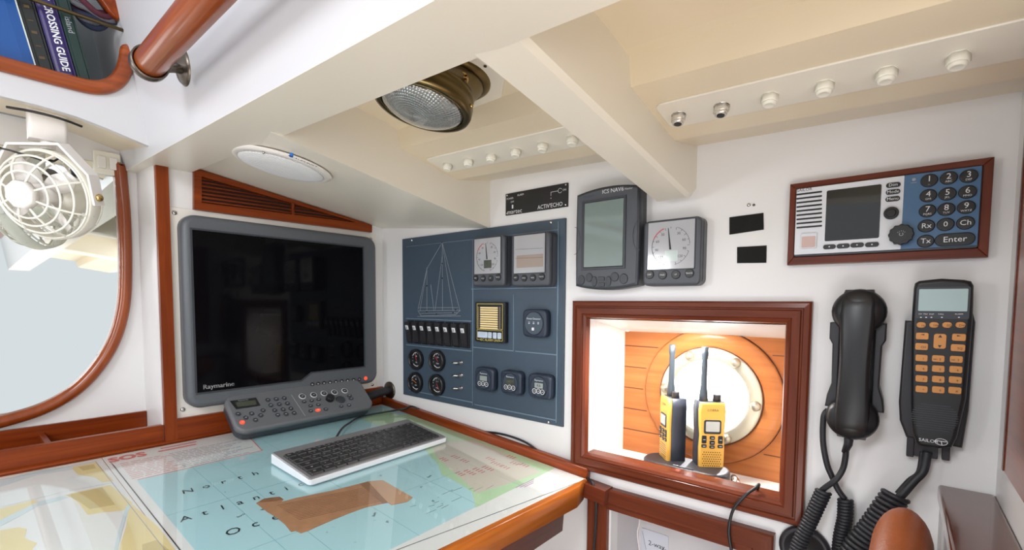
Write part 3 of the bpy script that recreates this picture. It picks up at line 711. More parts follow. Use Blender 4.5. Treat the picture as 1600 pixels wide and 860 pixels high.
# radio telephone in its wooden frame
r0 = RW.at(-.0285, .1285); zr = .014
t = thing('radio_telephone', 'wide radio with silver left half, blue keypad half and wooden frame, high on the bulkhead', 'radio', r0)
cc = lambda x, y, z=.02: r0.p(1200+.25*x, 230+.25*y, z)
def rectc(x0, y0, x1, y1, z): a_ = cc(x0, y0, z); c_ = cc(x1, y1, z); return a_, c_
oL = (cc(137, 225, zr)[0]+cc(120, 735, zr)[0])/2; oR = (cc(1415, 68, zr)[0]+cc(1378, 692, zr)[0])/2
oT = (cc(137, 225, zr)[1]+cc(1415, 68, zr)[1])/2; oB = (cc(120, 735, zr)[1]+cc(1378, 692, zr)[1])/2
iL = (cc(180, 255, zr)[0]+cc(160, 680, zr)[0])/2; iR = (cc(1343, 125, zr)[0]+cc(1310, 640, zr)[0])/2
iT = (cc(180, 255, zr)[1]+cc(1343, 125, zr)[1])/2; iB = (cc(160, 680, zr)[1]+cc(1310, 640, zr)[1])/2
b = MB()
for mi, pts in ((0, [(oL, oB), (oR, oB), (iR, iB), (iL, iB)]), (0, [(iL, iT), (iR, iT), (oR, oT), (oL, oT)]), (1, [(oL, oB), (iL, iB), (iL, iT), (oL, oT)]), (1, [(iR, iB), (oR, oB), (oR, oT), (iR, iT)])):
    b.m(mi).prism(pts, 0, zr, .0012, 2, smooth=False)
b.build('wooden_frame', [DKWU, DKWV], t)
b = MB(); b.rbox((iL+iR)/2, (iT+iB)/2, iR-iL, iT-iB, .0, zr+.003, .003, .001); b.build('body', GREYD, t)
zf = zr+.003
xm = (cc(855, 190, zf)[0]+cc(828, 638, zf)[0])/2
b = MB(); b.rbox((iL+xm)/2+.0005, (iT+iB)/2+.001, xm-iL-.001, iT-iB-.004, zf-.002, zf+.0015, .001, .0005); b.build('silver_face', RWHT, t)
b = MB(); b.rbox((iR+xm)/2-.0005, (iT+iB)/2+.001, iR-xm-.001, iT-iB-.004, zf-.002, zf+.0015, .001, .0005); b.build('blue_face', RBLUE, t)
zf += .0015
a_ = cc(372, 270, zf); c_ = cc(692, 568, zf); e_ = cc(712, 235, zf); g_ = cc(350, 590, zf)
b = MB(); b.rbox((a_[0]+g_[0]+c_[0]+e_[0])/4, (a_[1]+g_[1]+c_[1]+e_[1])/4, (c_[0]+e_[0]-a_[0]-g_[0])/2, (a_[1]+e_[1]-c_[1]-g_[1])/2, zf-.001, zf+.0006, .002); b.build('screen', P('radio_screen', (.012, .014, .016), .04, coat=.6), t)
for k in range(9):
    s0 = cc(178, 297+k*26, zf); s1 = cc(338, 280+k*26.5, zf); b = MB(); b.rbox((s0[0]+s1[0])/2, (s0[1]+s1[1])/2, s1[0]-s0[0], .0026, zf-.0005, zf+.0006, .001); b.build('speaker_slot', BLK, t)
x, y = cc(228, 268, zf); b = MB(); b.text('SAILOR', .0062, x, y, zf+.0001); b.build('brand_lettering', PRK, t)
x, y = cc(255, 586, zf); b = MB(); b.rbox(x, y, .021, .0235, zf-.001, zf+.003, .002, .0008); b.m(1).rbox(x, y-.002, .018, .017, zf+.003, zf+.0036, .0015); b.m(0).box(x-.007, x+.007, y+.0095, y+.0105, zf+.003, zf+.004); b.build('distress_button_cover', [RWHT, P('pale_red_cover', (.60, .42, .38), .15, coat=.8)], t, label='clear cover over a red button')
for s_, px, py in (('Dim', 783, 238), ('Mode', 781, 281), ('Menu', 779, 325)):
    x, y = cc(px, py, zf); b = MB(); b.rbox(x, y, .0158, .0068, zf-.001, zf+.0022, .0033, .0007); b.m(1).text(s_, .0058, x, y, zf+.0022); b.build('button', [BLK, PRW], t)
for px, py in ((384, 624), (470, 619), (557, 613), (650, 610)):
    x, y = cc(px, py, zf); b = MB(); b.rbox(x, y, .0158, .0068, zf-.001, zf+.0022, .0033, .0007); b.m(1).box(x-.0008, x+.0008, y-.0008, y+.0008, zf+.0022, zf+.0026); b.build('button', [BLK, PRW], t)
x, y = cc(770, 415, zf); b = MB(); b.cyl(x, y, .0085, zf-.001, zf+.005, 28, .001); b.cyl(x, y, .0055, zf+.005, zf+.0065, 24, .001); b.build('small_knob', BLK, t)
x, y = cc(832, 546, zf+.01); b = MB(); b.prism([((.0135+.0006*math.cos(12*2*PI*k/96))*math.cos(2*PI*k/96)+x, (.0135+.0006*math.cos(12*2*PI*k/96))*math.sin(2*PI*k/96)+y) for k in range(96)], zf-.001, zf+.012, .0012, 2)
b.cyl(x, y, .009, zf+.012, zf+.0125, 24); b.m(1).lathe([(.0022, .0), (.0022, .0003), (.0016, .0003), (.0016, 0)], 0, 0, 14, closed=True) if False else None
b.m(1).arc(x, y, .002, PI*.7, PI*2.3, .0004, zf+.0125)
for k in range(5): a = PI*(.2+.15*k); b.line((x+.004*math.cos(a), y+.004*math.sin(a)), (x+.005*math.cos(a), y+.005*math.sin(a)), .0004, zf+.0125)
b.build('volume_knob', [BLK, PRW], t)
for s_, s2_, px, py in (('1', '...', 1008, 208), ('2', 'ABC', 1130, 192), ('3', 'DEF', 1256, 180), ('4', 'GHI', 1002, 303), ('5', 'JKL', 1122, 292), ('6', 'MNO', 1248, 280), ('7', 'PQRS', 997, 398), ('8', 'TUV', 1115, 388), ('9', 'WXYZ', 1240, 375), ('Rx', '', 990, 493), ('0', '', 1110, 483), ('Ch', '', 1235, 473), ('Tx', '', 985, 588)):
    x, y = cc(px, py, zf+.002); b = MB(); b.prism(circ(x, y, .0090, 28, .0086), zf-.001, zf+.0024, .0012, 2); b.m(1)
    if s2_: b.text(s_, .0105, x, y+.0018, zf+.0025); b.text(s2_, .0036, x, y-.0046, zf+.0025)
    else: b.text(s_, .0095, x, y, zf+.0025)
    b.build('key', [BLK, PRW], t)
x, y = cc(1167, 577, zf+.002); b = MB(); b.rbox(x, y, .0395, .0168, zf-.001, zf+.0024, .0083, .0012); b.m(1).text('Enter', .0105, x, y, zf+.0025); b.build('key', [BLK, PRW], t)
x, y = cc(912, 203, zf); b = MB(); b.cyl(x, y, .002, zf, zf+.0004, 14); b.box(x-.003, x+.003, y-.0045, y-.0038, zf, zf+.0003); b.build('sensor_mark', PRG, t)

# black patches, tiny screws
for q, lb in ((((1140, 340), (1193, 333), (1193.5, 359), (1140, 367)), 'black rough fastening patch on the white wall, the upper tilted one'), (((1152, 386.5), (1198, 384), (1197.5, 411), (1152, 411.5)), 'black rough fastening patch on the white wall, the lower one nearer the niche')):
    f = RW.pa(sum(a_[0] for a_ in q)/4, sum(a_[1] for a_ in q)/4); b = MB(); b.prism([f.p(*a_) for a_ in q][::-1], 0, .0022, .0006, 1)
    o = b.build('hook_tape_patch', P('hook_tape', (.010, .010, .010), .9, bump=1, bscale=1500)); o.matrix_world = f.mat(); tag(o, lb, 'patch', 'hook tape patches')
for px, lb, r in ((1170, 'tiny silver screw in the white wall, left of a pair above the black patches', .0032), (1178, 'tiny dark screw in the white wall, right of a pair above the black patches', .0022)):
    f = RW.pa(px, 320.5); b = MB(); b.lathe([(r, 0), (r*.8, .002), (.0003, .0025)], seg=12); o = b.build('wall_screw', CHR if r > .003 else BRZ); o.matrix_world = f.mat(); tag(o, lb, 'screw')

# ================================================================== handheld radios in their charger, in the niche
ZF = -.352
t = thing('charger_cradle', 'black double charging cradle holding both yellow radios on the niche floor', 'charger', Vector((-.322, .944, ZF)))
b = MB(); b.prism([(x*1.0, y) for x, y in outline(0, 0, .168, .074, .034, 8)], 0, .031, .006, 3); b.build('base', BLKM, t)
b = MB(); b.rbox(.012, -.0305, .03, .005, .0305, .0320, .001); b.m(1).box(-.014, .006, -.0275, -.0268, .0305, .0315); b.build('front_label', [GREYD, PRW], t)
def handheld(name, label, x, y, ang):
    n_ = Vector((math.sin(ang), -math.cos(ang), 0)); u_ = Vector((math.cos(ang), math.sin(ang), 0))
    f = Fr((x, y, ZF+.017), u_, (0, 0, 1)); t = thing(name, label, 'walkie talkie', f, 'yellow handheld radios')
    w_, h_ = .055, .142
    def prof(k, z): return None
    pts = []
    for (yy, ww) in ((0, .046), (.006, .051), (.05, .052), (.075, .049), (.095, .053), (.125, .055), (h_, .050)): pts.append((yy, ww))
    ol = [(w2/2, y2) for y2, w2 in pts]+[(-w2/2, y2) for y2, w2 in pts[::-1]]
    b = MB(); b.M = Matrix.Translation((0, 0, -.036)); b.prism(ol, 0, .030, .004, 2); b.build('body', P('black_radio_body', (.03, .035, .05), .45), t)
    b = MB(); ol2 = [(.93*a_, .004+.965*c_) for a_, c_ in ol]; b.prism(ol2, -.008, .001, .003, 2); b.build('yellow_front', YEL, t)
    b = MB(); b.rbox(0, .094, .033, .028, .0, .0022, .004, .001); b.build('display_rim', BLKM, t)
    b = MB(); b.rbox(0, .095, .026, .020, .002, .0028, .002); b.build('display', P('radio_lcd', (.50, .50, .46), .15, coat=.5), t)
    for bx, by, bw, bh in ((-.0155, .069, .009, .0155), (0, .0725, .010, .007), (.0155, .069, .009, .0155), (0, .063, .010, .0085), (-.0155, .056, .010, .0065), (0, .0545, .010, .006), (.0155, .056, .010, .0065)):
        b = MB(); b.rbox(bx, by, bw, bh, .0, .003, .002, .001); b.m(1).box(bx-bw*.25, bx+bw*.25, by-.0004, by+.0004, .003, .0033); b.build('button', [BLK, PRW], t)
    b = MB()
    for r_ in range(8):
        for c_ in range(9):
            xx = (c_-4)*.0042+(.0021 if r_ % 2 else 0); yy = .012+r_*.0045
            if abs(xx) < .018: b.cyl(xx, yy, .0011, .0009, .0013, 8)
    b.build('speaker_holes', BLK, t)
    b = MB(); b.text('COBRA', .0065, 0, .127, .0011); b.build('brand_lettering', PRK, t)
    b = MB(); b.tube([(-.013, h_-.004, -.018), (-.013, h_+.012, -.018), (-.013, h_+.030, -.018), (-.0125, h_+.085, -.018), (-.0125, h_+.092, -.018), (-.0125, h_+.108, -.018)], [.0085, .008, .0058, .0052, .0066, .0066], 14)
    b.build('antenna', P('antenna_black', (.03, .04, .05), .5), t)
    b = MB(); b.M = Matrix.Rotation(-PI/2, 4, 'X'); b.cyl(.013, .018, .0075, h_-.004, h_+.013, 18, .001); b.build('volume_knob', BLKM, t)
    return t
handheld('handheld_radio', 'yellow and black handheld radio, the left one of the charging pair, turned side-on', -.369, .948, -.86)
handheld('handheld_radio', 'yellow and black handheld radio, the right one of the charging pair, facing front', -.274, .953, .60)
t = thing('cable_connector', 'silver plug connector lying on the niche floor right of the charging cradle', 'connector', Vector((-.2185, .925, -.3335)))
b = MB(); b.tube([(-.012, .02, .006), (-.006, .008, .003), (.002, -.006, -.004)], [.005, .0075, .0075], 16); b.build('barrel', CHR, t)
b = MB(); b.tube([(.002, -.006, -.004), (.009, -.014, -.010)], [.0055, .004], 14); b.build('tip', BRZ, t)
# cables over the niche frame and the table corner
def cable(name, pts, r, label, m=BLK, n=6):
    b = MB(); b.tube(smooth_path(pts, n), r, 10); o = b.build(name, m); tag(o, label, 'cable'); return o
qs = [RW.w(*RW.p(px, py, z), z) for px, py, z in ((1186, 758, .0), (1179, 764, .010), (1165, 774, .020), (1148, 793, .022), (1141, 812, .021), (1139, 835, .021), (1143, 862, .021), (1146, 890, .021))]
cable('charger_lead', [(-.211, .913, -.343), (-.195, .905, -.346), (-.185, .893, -.338)]+qs, .0026, 'thin black charger lead hanging out over the bottom of the niche frame')
# ================================================================== left telephone handset and cradle
hf = RW.at(-.046, -.086)
t = thing('handset_cradle', 'black wall cradle clasping the plain black handset', 'cradle', hf)
b = MB(); b.rbox(0, -.002, .044, .150, 0, .022, .006, .002); b.build('back_plate', BLKM, t)
for s_ in (-1, 1):
    b = MB(); b.prism([(s_*.020, .060), (s_*.033, .060), (s_*.033, .036), (s_*.029, .028), (s_*.028, -.030), (s_*.033, -.048), (s_*.035, -.066), (s_*.020, -.066)], .0, .032, .002, 2); b.build('side_grip', BLKM, t)
t = thing('phone_handset', 'plain black curved telephone handset hanging in its cradle between niche and keypad handset', 'handset', hf)
b = MB()
sec = []
for k in range(25):
    s_ = k/24; y = .108-.216*s_
    edge = min(s_, 1-s_)*24
    wv = .0195+.0015*math.cos(s_*2*PI); z1 = .060-.010*abs(2*s_-1)**2.5; z0 = .036 if .16 < s_ < .84 else .030
    if edge < 2: wv *= .80+.1*edge; z1 -= (2-edge)**2*.0035
    sec.append([(x*wv+ .0008*(1-2*s_), y, z0+(z1-z0)*zz_) for x, zz_ in ((-1, 0), (1, 0), (1, .72), (.9, .92), (.7, 1), (-.7, 1), (-.9, .92), (-1, .72))])
b.rings(sec, smooth=True)
b.ball((0.001, .0765, .034), .0325, .0325, .0205, 32, 14, .8); b.ball((-.001, -.0775, .034), .032, .032, .0205, 32, 14, .8)
b.build('handset_body', BLK, t)
b = MB(); b.tube([(-.003, -.098, .036), (-.004, -.118, .032), (-.008, -.132, .028)], [.0065, .0055, .0042], 12); b.build('strain_relief', RUB, t)
def coil(name, path, R, pitch, r, label, m=RUB):
    P_ = smooth_path(path, 16); L = [0]
    for a_, c_ in zip(P_, P_[1:]): L.append(L[-1]+(c_-a_).length)
    n = int(L[-1]/pitch*12); out = []; i = 0
    for k in range(n+1):
        s_ = L[-1]*k/n
        while i < len(L)-2 and L[i+1] < s_: i += 1
        t_ = (s_-L[i])/max(1e-9, L[i+1]-L[i]); p = P_[i].lerp(P_[i+1], t_); d = (P_[i+1]-P_[i]).normalized()
        a1 = d.cross(Vector((0, 1, 0))).normalized(); a2 = d.cross(a1).normalized(); an = 2*PI*s_/pitch
        out.append(p+(a1*math.cos(an)+a2*math.sin(an))*R)
    b = MB(); b.tube(out, r, 7); o = b.build(name, m); return o
Wp = lambda px, py, z: RW.w(*RW.p(px, py, z), z)
def corded(name, label, straight, coilpts, R, pitch, r, rs=.0042):
    o = coil('coil', coilpts, R, pitch, r, None); 
    rt = thing(name, label, 'cord', coilpts[0]); 
    bpy.context.view_layer.update()
    o.parent = rt; o.matrix_parent_inverse = rt.matrix_world.inverted()
    b = MB(); b.tube(smooth_path(straight), rs, 10); o = b.build('lead', RUB); o.parent = rt; o.matrix_parent_inverse = rt.matrix_world.inverted(); return rt
corded('coiled_cord', 'coiled black cord from the plain handset running down left into the dark socket',
       [Wp(1322, 701, .030), Wp(1321, 715, .027), Wp(1317, 733, .025), Wp(1307, 749, .028), Wp(1290, 762, .024), Wp(1284, 767, .022)],
       [Wp(1287, 768, .022), Wp(1276, 792, .026), Wp(1262, 822, .030), Wp(1250, 848, .034), Wp(1240, 880, .038)], .0085, .0052, .0030)
corded('coiled_cord', 'coiled black cord hanging straight down between the socket and the leather pad',
       [Wp(1294, 641, .016), Wp(1287, 652, .020), Wp(1286, 690, .020), Wp(1292, 725, .020), Wp(1300, 745, .018), Wp(1309, 765, .018), Wp(1320, 780, .016)],
       [Wp(1321, 781, .016), Wp(1320, 810, .017), Wp(1314, 840, .018), Wp(1310, 880, .02)], .0080, .0048, .0028)
corded('coiled_cord', 'thick coiled black cord slanting down from the keypad handset behind the leather pad',
       [Wp(1449, 706, .016), Wp(1443, 735, .020), Wp(1428, 752, .026), Wp(1407, 776, .030), Wp(1398, 783, .030)],
       [Wp(1400, 774, .030), Wp(1385, 795, .034), Wp(1363, 826, .038), Wp(1342, 852, .042), Wp(1322, 885, .044)], .0140, .0068, .0036, .0055)
b = MB(); b.tube(smooth_path([Wp(1441, 706, .014), Wp(1436, 738, .016), Wp(1420, 752, .020), Wp(1402, 772, .026)]), .0035, 10)
tag(b.build('thin_lead', RUB), 'second thinner black lead beside the thick coiled cord under the keypad handset', 'cord')
# right keypad handset
kf = RW.at(.0425, -.0765)
t = thing('keypad_cradle', 'black wall cradle with a plug below, holding the amber-key handset', 'cradle', kf)
b = MB(); b.prism([(-.036, .055), (-.022, .055), (-.022, .075), (.030, .072), (.034, .055), (.033, -.060), (.029, -.112), (-.028, -.108), (-.036, -.085), (-.038, -.060)], 0, .020, .003, 2); b.build('back_plate', BLKM, t)
b = MB(); b.rbox(-.008, -.120, .028, .026, .004, .016, .002, .001); b.rbox(-.023, -.121, .008, .028, .004, .018, .001, .001); b.rbox(.014, -.118, .008, .03, .004, .014, .001, .001); b.build('plug', BLKM, t)
t = thing('keypad_handset', 'black handset with pale screen and amber lit keys at the far right of the bulkhead', 'handset', kf)
kz = .040
kc = lambda x, y, z=kz: kf.p(1200+.5115*x, 420+.5116*y, z)
ol = [kc(*q) for q in ((450, 44), (462, 37), (530, 30), (600, 34), (622, 38), (630, 52), (627, 150), (606, 400), (578, 520), (562, 549), (520, 552), (466, 545), (452, 535), (441, 500), (438, 430), (438, 300), (440, 150), (446, 60))]
b = MB(); b.prism(ol, .016, kz, .005, 3); b.build('body', BLK, t)
a_ = kc(455, 57); c_ = kc(614, 155); b = MB(); b.rbox((a_[0]+c_[0])/2, (a_[1]+c_[1])/2, c_[0]-a_[0], a_[1]-c_[1], kz-.001, kz+.0008, .002); b.build('screen_rim', GREYD, t)
a_ = kc(462, 63); c_ = kc(608, 131); b = MB(); b.rbox((a_[0]+c_[0])/2, (a_[1]+c_[1])/2, c_[0]-a_[0], a_[1]-c_[1], kz, kz+.0014, .001); b.build('screen', P('aqua_lcd', (.40, .53, .53), .12, coat=.5), t)
b = MB()
for x, s_ in ((483, 'CH  TRX  DUP'), (528, 'CALL'), (583, 'ALARM')): b.text(s_, .0024, *kc(x, 139), kz+.0009)
for x in (467, 483, 499, 531, 583): q = kc(x, 149); b.box(q[0]-.0008, q[0]+.0008, q[1]-.0006, q[1]+.0006, kz+.0008, kz+.0011)
b.build('screen_lettering', PRW, t)
def akey(x, y, wd, ht, txt, rr=.002, small=''):
    q = kc(x, y); b = MB(); wd *= .00031; ht *= .00034; b.rbox(q[0], q[1], wd, ht, kz-.001, kz+.002, min(rr, ht/2), .0006); b.m(1)
    if txt == 'ud':
        for s_ in (-1, 1): b.prism([(q[0]-.002, q[1]+s_*.0050), (q[0]+.002, q[1]+s_*.0050), (q[0], q[1]+s_*.0085)], kz+.0018, kz+.0022, smooth=False)
    elif txt in ('lt', 'gt'):
        d = -1 if txt == 'lt' else 1; b.prism([(q[0]-d*.002, q[1]+.003), (q[0]-d*.002, q[1]+.001), (q[0]+d*.002, q[1]+.002)], kz+.0018, kz+.0022, smooth=False)
    else: b.text(txt, .0038, q[0]+.0018, q[1]-.0008, kz+.0021)
    if small: b.text(small, .0022, q[0]-.0030, q[1]-.001, kz+.0021)
    b.build('amber_key', [AMB, PRK], t)
for x, s_ in ((468, '16'), (507, '1W'), (547, 'SQ'), (588, 'DW')): akey(x, 172, 31, 22, s_, .006)
akey(471, 206, 42, 27, 'lt'); akey(583, 210, 42, 27, 'gt'); akey(525, 222, 40, 58, 'ud', .003); akey(469, 238, 42, 27, 'CH'); akey(580, 242, 44, 27, 'SQ')
for r_, y in enumerate((273, 304, 336, 368)):
    for c_, x in enumerate((469, 520, 575)):
        akey(x-r_*1.5*(c_ > 1), y+c_*2, 40, 26, [['1', '2', '3'], ['4', '5', '6'], ['7', '8', '9'], ['*', '0', '#']][r_][c_], .002, ['', 'ABC', 'DEF'][c_] if r_ == 0 else '')
b = MB()
q = kc(508, 455)
for k in range(12):
    yy = (k-5.5)/6.2; wd = .0235*math.sqrt(max(.05, 1-yy*yy*.75)); b.rbox(q[0], q[1]-yy*.0185, wd*2, .0012, kz-.0005, kz+.0006, .0005)
b.build('speaker_slots', GREYD, t)
q = kc(490, 526); q2 = kc(529, 530); b = MB(); b.text('SAILOR', .0060, q[0], q[1], kz+.0002); b.arc(q2[0], q2[1], .0062, 0, 2*PI, .0006, kz, 20, .0042); b.line((q2[0]-.005, q2[1]+.001), (q2[0]+.005, q2[1]+.001), .0008, kz); b.line((q2[0], q2[1]+.001), (q2[0]+.001, q2[1]-.004), .0008, kz); b.build('brand_lettering', PRW, t)

# socket, leather pad, varnished locker top
f = RW.pa(1257, 858, .004)
t = thing('wall_socket', 'round black socket lettered ON at the bottom of the bulkhead below the coiled cord', 'socket', f)
b = MB(); b.lathe([(.036, 0), (.036, .006), (.033, .010), (.027, .010), (.024, .005), (.001, .004)], seg=40); b.build('ring', BLKM, t)
b = MB(); b.text('ON', .0085, 0, .0298, .0102); b.build('lettering', PRW, t)
b = MB(); N = 24; rs_ = []
for k in range(N+1):
    a = k/N; y = .79-.30*a
    r_ = .030*math.sqrt(max(.0004, 1-(1-min(1, a*5))**2)); ztop = -.288+r_*1.5
    rs_.append([(.017-.014*a+r_*math.cos(q), y, -.288-.05*a+r_*1.5*math.sin(q)) for q in [2*PI*j/24 for j in range(24)]])
b.rings(rs_, smooth=True); o = b.build('leather_pad', LEA); tag(o, 'rounded tan leather pad at the bottom right in front of the bulkhead', 'pad')
t = thing('side_locker', 'white locker with a glossy dark brown top in the bottom right corner', 'cabinet', (.079, .62, -.66))
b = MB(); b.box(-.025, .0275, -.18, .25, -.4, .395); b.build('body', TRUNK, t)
b = MB(); b.rbox(0, 0, .001, .001, 0, .001) if False else None
b.M = Matrix.Translation((.0, .035, .395)); b.rbox(0, 0, .056, .428, 0, .018, .004, .004)
b.build('varnished_top', P('brown_gloss_varnish', (.105, .034, .020), .16, coat=.5), t)

# ================================================================== CHART TABLE
def vx(x): return -(x-XL)/math.cos(TS)
def tfront(y): return -.491+(y-.866)*.05
tt = thing('chart_table', 'varnished teak chart table sloping toward the seat, with charts on top', 'table', TB)
Y0 = -.55
b = MB(); yy = [Y0, .2, .55, .848]
b.prism([(Y0, vx(XL+.003)), (.849, vx(XL+.003)), (.849, vx(tfront(.849))), (Y0, vx(tfront(Y0)))], -.022, -.002, smooth=False)
b.build('top', ORGU, tt)
b = MB(); b.prism([(Y0, -.016), (.849, -.016), (.849, -.003), (Y0, -.003)], -.002, .004, .001, 1); b.build('back_strip', WOODU, tt)
# front rail, proud of the top
b = MB(); fr0 = vx(tfront(Y0)); fr1 = vx(tfront(.80)); fr2 = vx(tfront(.848))
b.prism([(Y0, fr0-.012), (.80, fr1-.012), (.842, fr2-.000), (.842, fr2+.003), (.80, fr1+.002), (Y0, fr0+.002)][::-1], -.043, .002, .003, 2); b.build('front_rail', ORGU, tt)
b = MB(); b.prism([(.849, -.02), (.867, -.02), (.867, fr2+.004), (.849, fr2+.004)], -.03, .020, .004, 2); b.build('fiddle', WOODV, tt)
b = MB(); b.prism([(Y0, vx(-.512)), (.80, vx(-.512)), (.80, vx(-.60)), (Y0, vx(-.60))][::-1], -.105, -.022, .002, 1); b.build('desk_body', WOODU, tt)
b = MB(); b.box(.835, .867, fr2-.050, fr2+.003, -.036, -.006); b.build('corner_block', FRV, tt)
b = MB(); b.rbox(.845, 0, .001, .001, 0, .001) if False else None
# charts: each sheet is one mesh, its print a hair above the paper
OCEAN = P('chart_ocean_blue', (.47, .72, .78), .5); PAP = P('chart_paper', (.80, .80, .80), .5); LANDY = P('chart_land_yellow', (.80, .67, .36), .5)
LANDG = P('chart_land_green', (.50, .70, .45), .5); CRM = P('chart_land_cream', (.66, .60, .52), .5); PALEB = P('chart_shoal_blue', (.62, .72, .76), .5); REDL = P('chart_red_text', (.55, .12, .12), .5)
LANDO = P('chart_land_ochre', (.62, .50, .24), .5)
T = lambda px, py: TB.p(px, py, 0)
CF = lambda pts: [T(*q) for q in pts]
def sheet(name, label, pts, mats, z0=-.0018):
    f = TB.at(sum(p[0] for p in pts)/len(pts), sum(p[1] for p in pts)/len(pts)); root = thing(name, label, 'chart', f)
    b = MB(); b.M = Matrix.Translation((-sum(p[0] for p in pts)/len(pts), -sum(p[1] for p in pts)/len(pts), 0)); b.prism(pts, z0, z0+.0003, smooth=False); return root, b
ya, yb_ = -.42, .190
# harbour chart on the left
pts = [(ya, vx(-1.215)), (yb_, vx(-1.215)), (yb_, vx(tfront(.2)-.004)), (ya, vx(tfront(-.42)-.004))]
t, b = sheet('harbour_chart', 'white harbour chart with yellow land at the left end of the table', pts, None); z = -.0014
for poly, mi in ((((0, 752), (52, 735), (110, 728), (115, 733), (60, 741), (0, 760)), 3), (((112, 729), (150, 722), (178, 751), (160, 753), (148, 745), (122, 741), (116, 735)), 1),
                 (((122, 729), (146, 725), (150, 731), (130, 735)), 4),
                 (((100, 773), (172, 757), (207, 785), (193, 797), (160, 800), (137, 804), (124, 786), (112, 777)), 1), (((104, 773), (160, 761), (180, 788), (140, 795), (125, 784), (112, 777)), 4),
                 (((0, 794), (55, 780), (58, 784), (20, 805), (0, 812)), 1), (((0, 812), (60, 783), (100, 774), (108, 777), (60, 790), (0, 822)), 3),
                 (((0, 828), (30, 823), (42, 826), (38, 840), (58, 848), (40, 870), (0, 890)), 1), (((205, 786), (222, 801), (247, 822), (290, 880), (180, 900), (188, 850), (197, 822), (200, 800)), 1),
                 (((197, 790), (205, 788), (196, 810), (188, 840), (180, 870), (176, 870), (184, 832), (192, 805)), 3), (((222, 850), (245, 843), (268, 862), (250, 890), (224, 880)), 4)):
    b.m(mi)
    b.prism(CF(poly), z, z+.00015, smooth=False); z += .00001
b.m(2); b.pline(CF([(0, 792), (100, 768), (178, 753)]), .0012, -.00125); b.m(5)
b.pline([(.179, vx(-1.20)), (.1865, vx(-.62))], .0008, -.0012); b.pline([(ya, vx(-1.20)), (.179, vx(-1.20))], .0006, -.0012)
b.build('printed_sheet', [PAP, LANDY, PALEB, PALEB, LANDO, PRG], t)
# ocean chart
t, b = sheet('ocean_chart', 'large blue ocean chart under the keyboard, lettered North Atlantic Ocean', [(.191, vx(-1.215)), (.848, vx(-1.215)), (.848, vx(tfront(.848)-.003)), (.191, vx(tfront(.191)-.003))], None)
bx = lambda y: -.562-(y-.402)*.022
bl2 = lambda y: -.557+(y-.408)*.145
z = -.0015
b.m(1).prism([(.2125, vx(-1.205)), (.846, vx(-1.205)), (.846, vx(bx(.846)-.002)), (.2125, vx(bx(.2125)-.002))], z, z+.0001, smooth=False)
cst = CF([(662, 698), (672, 712), (684, 724), (690, 742), (704, 747), (722, 758), (738, 768), (743, 792)])
yE = .847
land = cst+[(.76-.0, cst[-1][1]+.0)]
E1 = (cst[-1][0], vx(bx(cst[-1][0])))
b.m(3).prism(cst+[E1, (yE-.001, vx(bx(yE))), (yE-.001, vx(-1.08)), CF([(617, 650)])[0], CF([(640, 664)])[0], CF([(700, 690)])[0]], z+.0001, z+.0002, smooth=False)
b.m(2).prism(CF([(676, 700), (684, 716), (700, 730), (722, 748), (745, 770), (790, 757), (845, 737), (790, 708), (740, 688), (700, 690)]), z+.0002, z+.0003, smooth=False)
b.m(3).prism(CF([(565, 655), (600, 640), (622, 648), (632, 655), (640, 664), (610, 668), (585, 662)]), z+.0002, z+.0003, smooth=False)
b.m(4)
for wd, word, xs_, sz in ((0, 'North', -.951, .024), (1, 'Atlantic', -.851, .025), (2, 'Ocean', -.764, .028)):
    y0, dy = ((.262, .0280), (.230, .0262), (.267, .0310))[wd]
    for k, ch in enumerate(word): b.text(ch, sz, y0+dy*k, vx(xs_), z+.0003, shear=.12)
random.seed(8)
for k in range(46):
    yy_ = random.uniform(.28, .72); xx_ = random.uniform(-1.0, -.60)
    b.text(random.choice(['i.', 'r', '~', '-', 's', 'ge', 'Bank', '..']), .007, yy_, vx(xx_), z+.0003, random.uniform(-.3, .9))
for k in range(12):
    ly_ = .50+random.uniform(0, .16); lx_ = vx(-.60-random.uniform(0, .05)); b.line((ly_, lx_), (ly_+random.uniform(.01, .028), lx_+random.uniform(-.003, .003)), .0006, z+.0002)
b.m(5)
for px, py, n in ((690, 716, 3), (708, 712, 3), (722, 718, 3), (715, 738, 3), (728, 735, 4), (742, 732, 4), (756, 729, 4), (770, 722, 4), (785, 728, 3), (800, 722, 3), (815, 725, 3), (762, 715, 3), (795, 712, 3)):
    q = T(px, py)
    for j in range(n): b.rbox(q[0], q[1]-j*.008, .014-.002*(j % 2), .0028, z+.0003, z+.0004)
b.m(7)
for y_ in (.30, .345, .46, .60, .72): b.line((y_, vx(-1.2)), (y_+.0, vx(bx(y_))), .0005, z+.00012)
for x_ in (-.7, -.88): b.line((.2125, vx(x_)), (.70, vx(x_)), .0005, z+.00012)
b.m(4); b.pline([(.40, vx(bl2(.40))), (.82, vx(bl2(.82)))], .0010, z+.0002); b.m(0) if False else b; b.line((.1985, vx(-1.20)), (.1985, vx(-.60)), .0016, z+.0003)
b.m(8); q = T(818, 758)
for j in range(3): b.rbox(q[0]+.01, q[1]+.004-j*.005, .06-.015*j, .002, z+.0003, z+.0004)
b.build('printed_sheet', [PAP, OCEAN, CRM, LANDG, PRK, REDL, LANDY, P('chart_grid', (.22, .45, .52), .5), P('mauve_print', (.42, .25, .42), .5)], t)
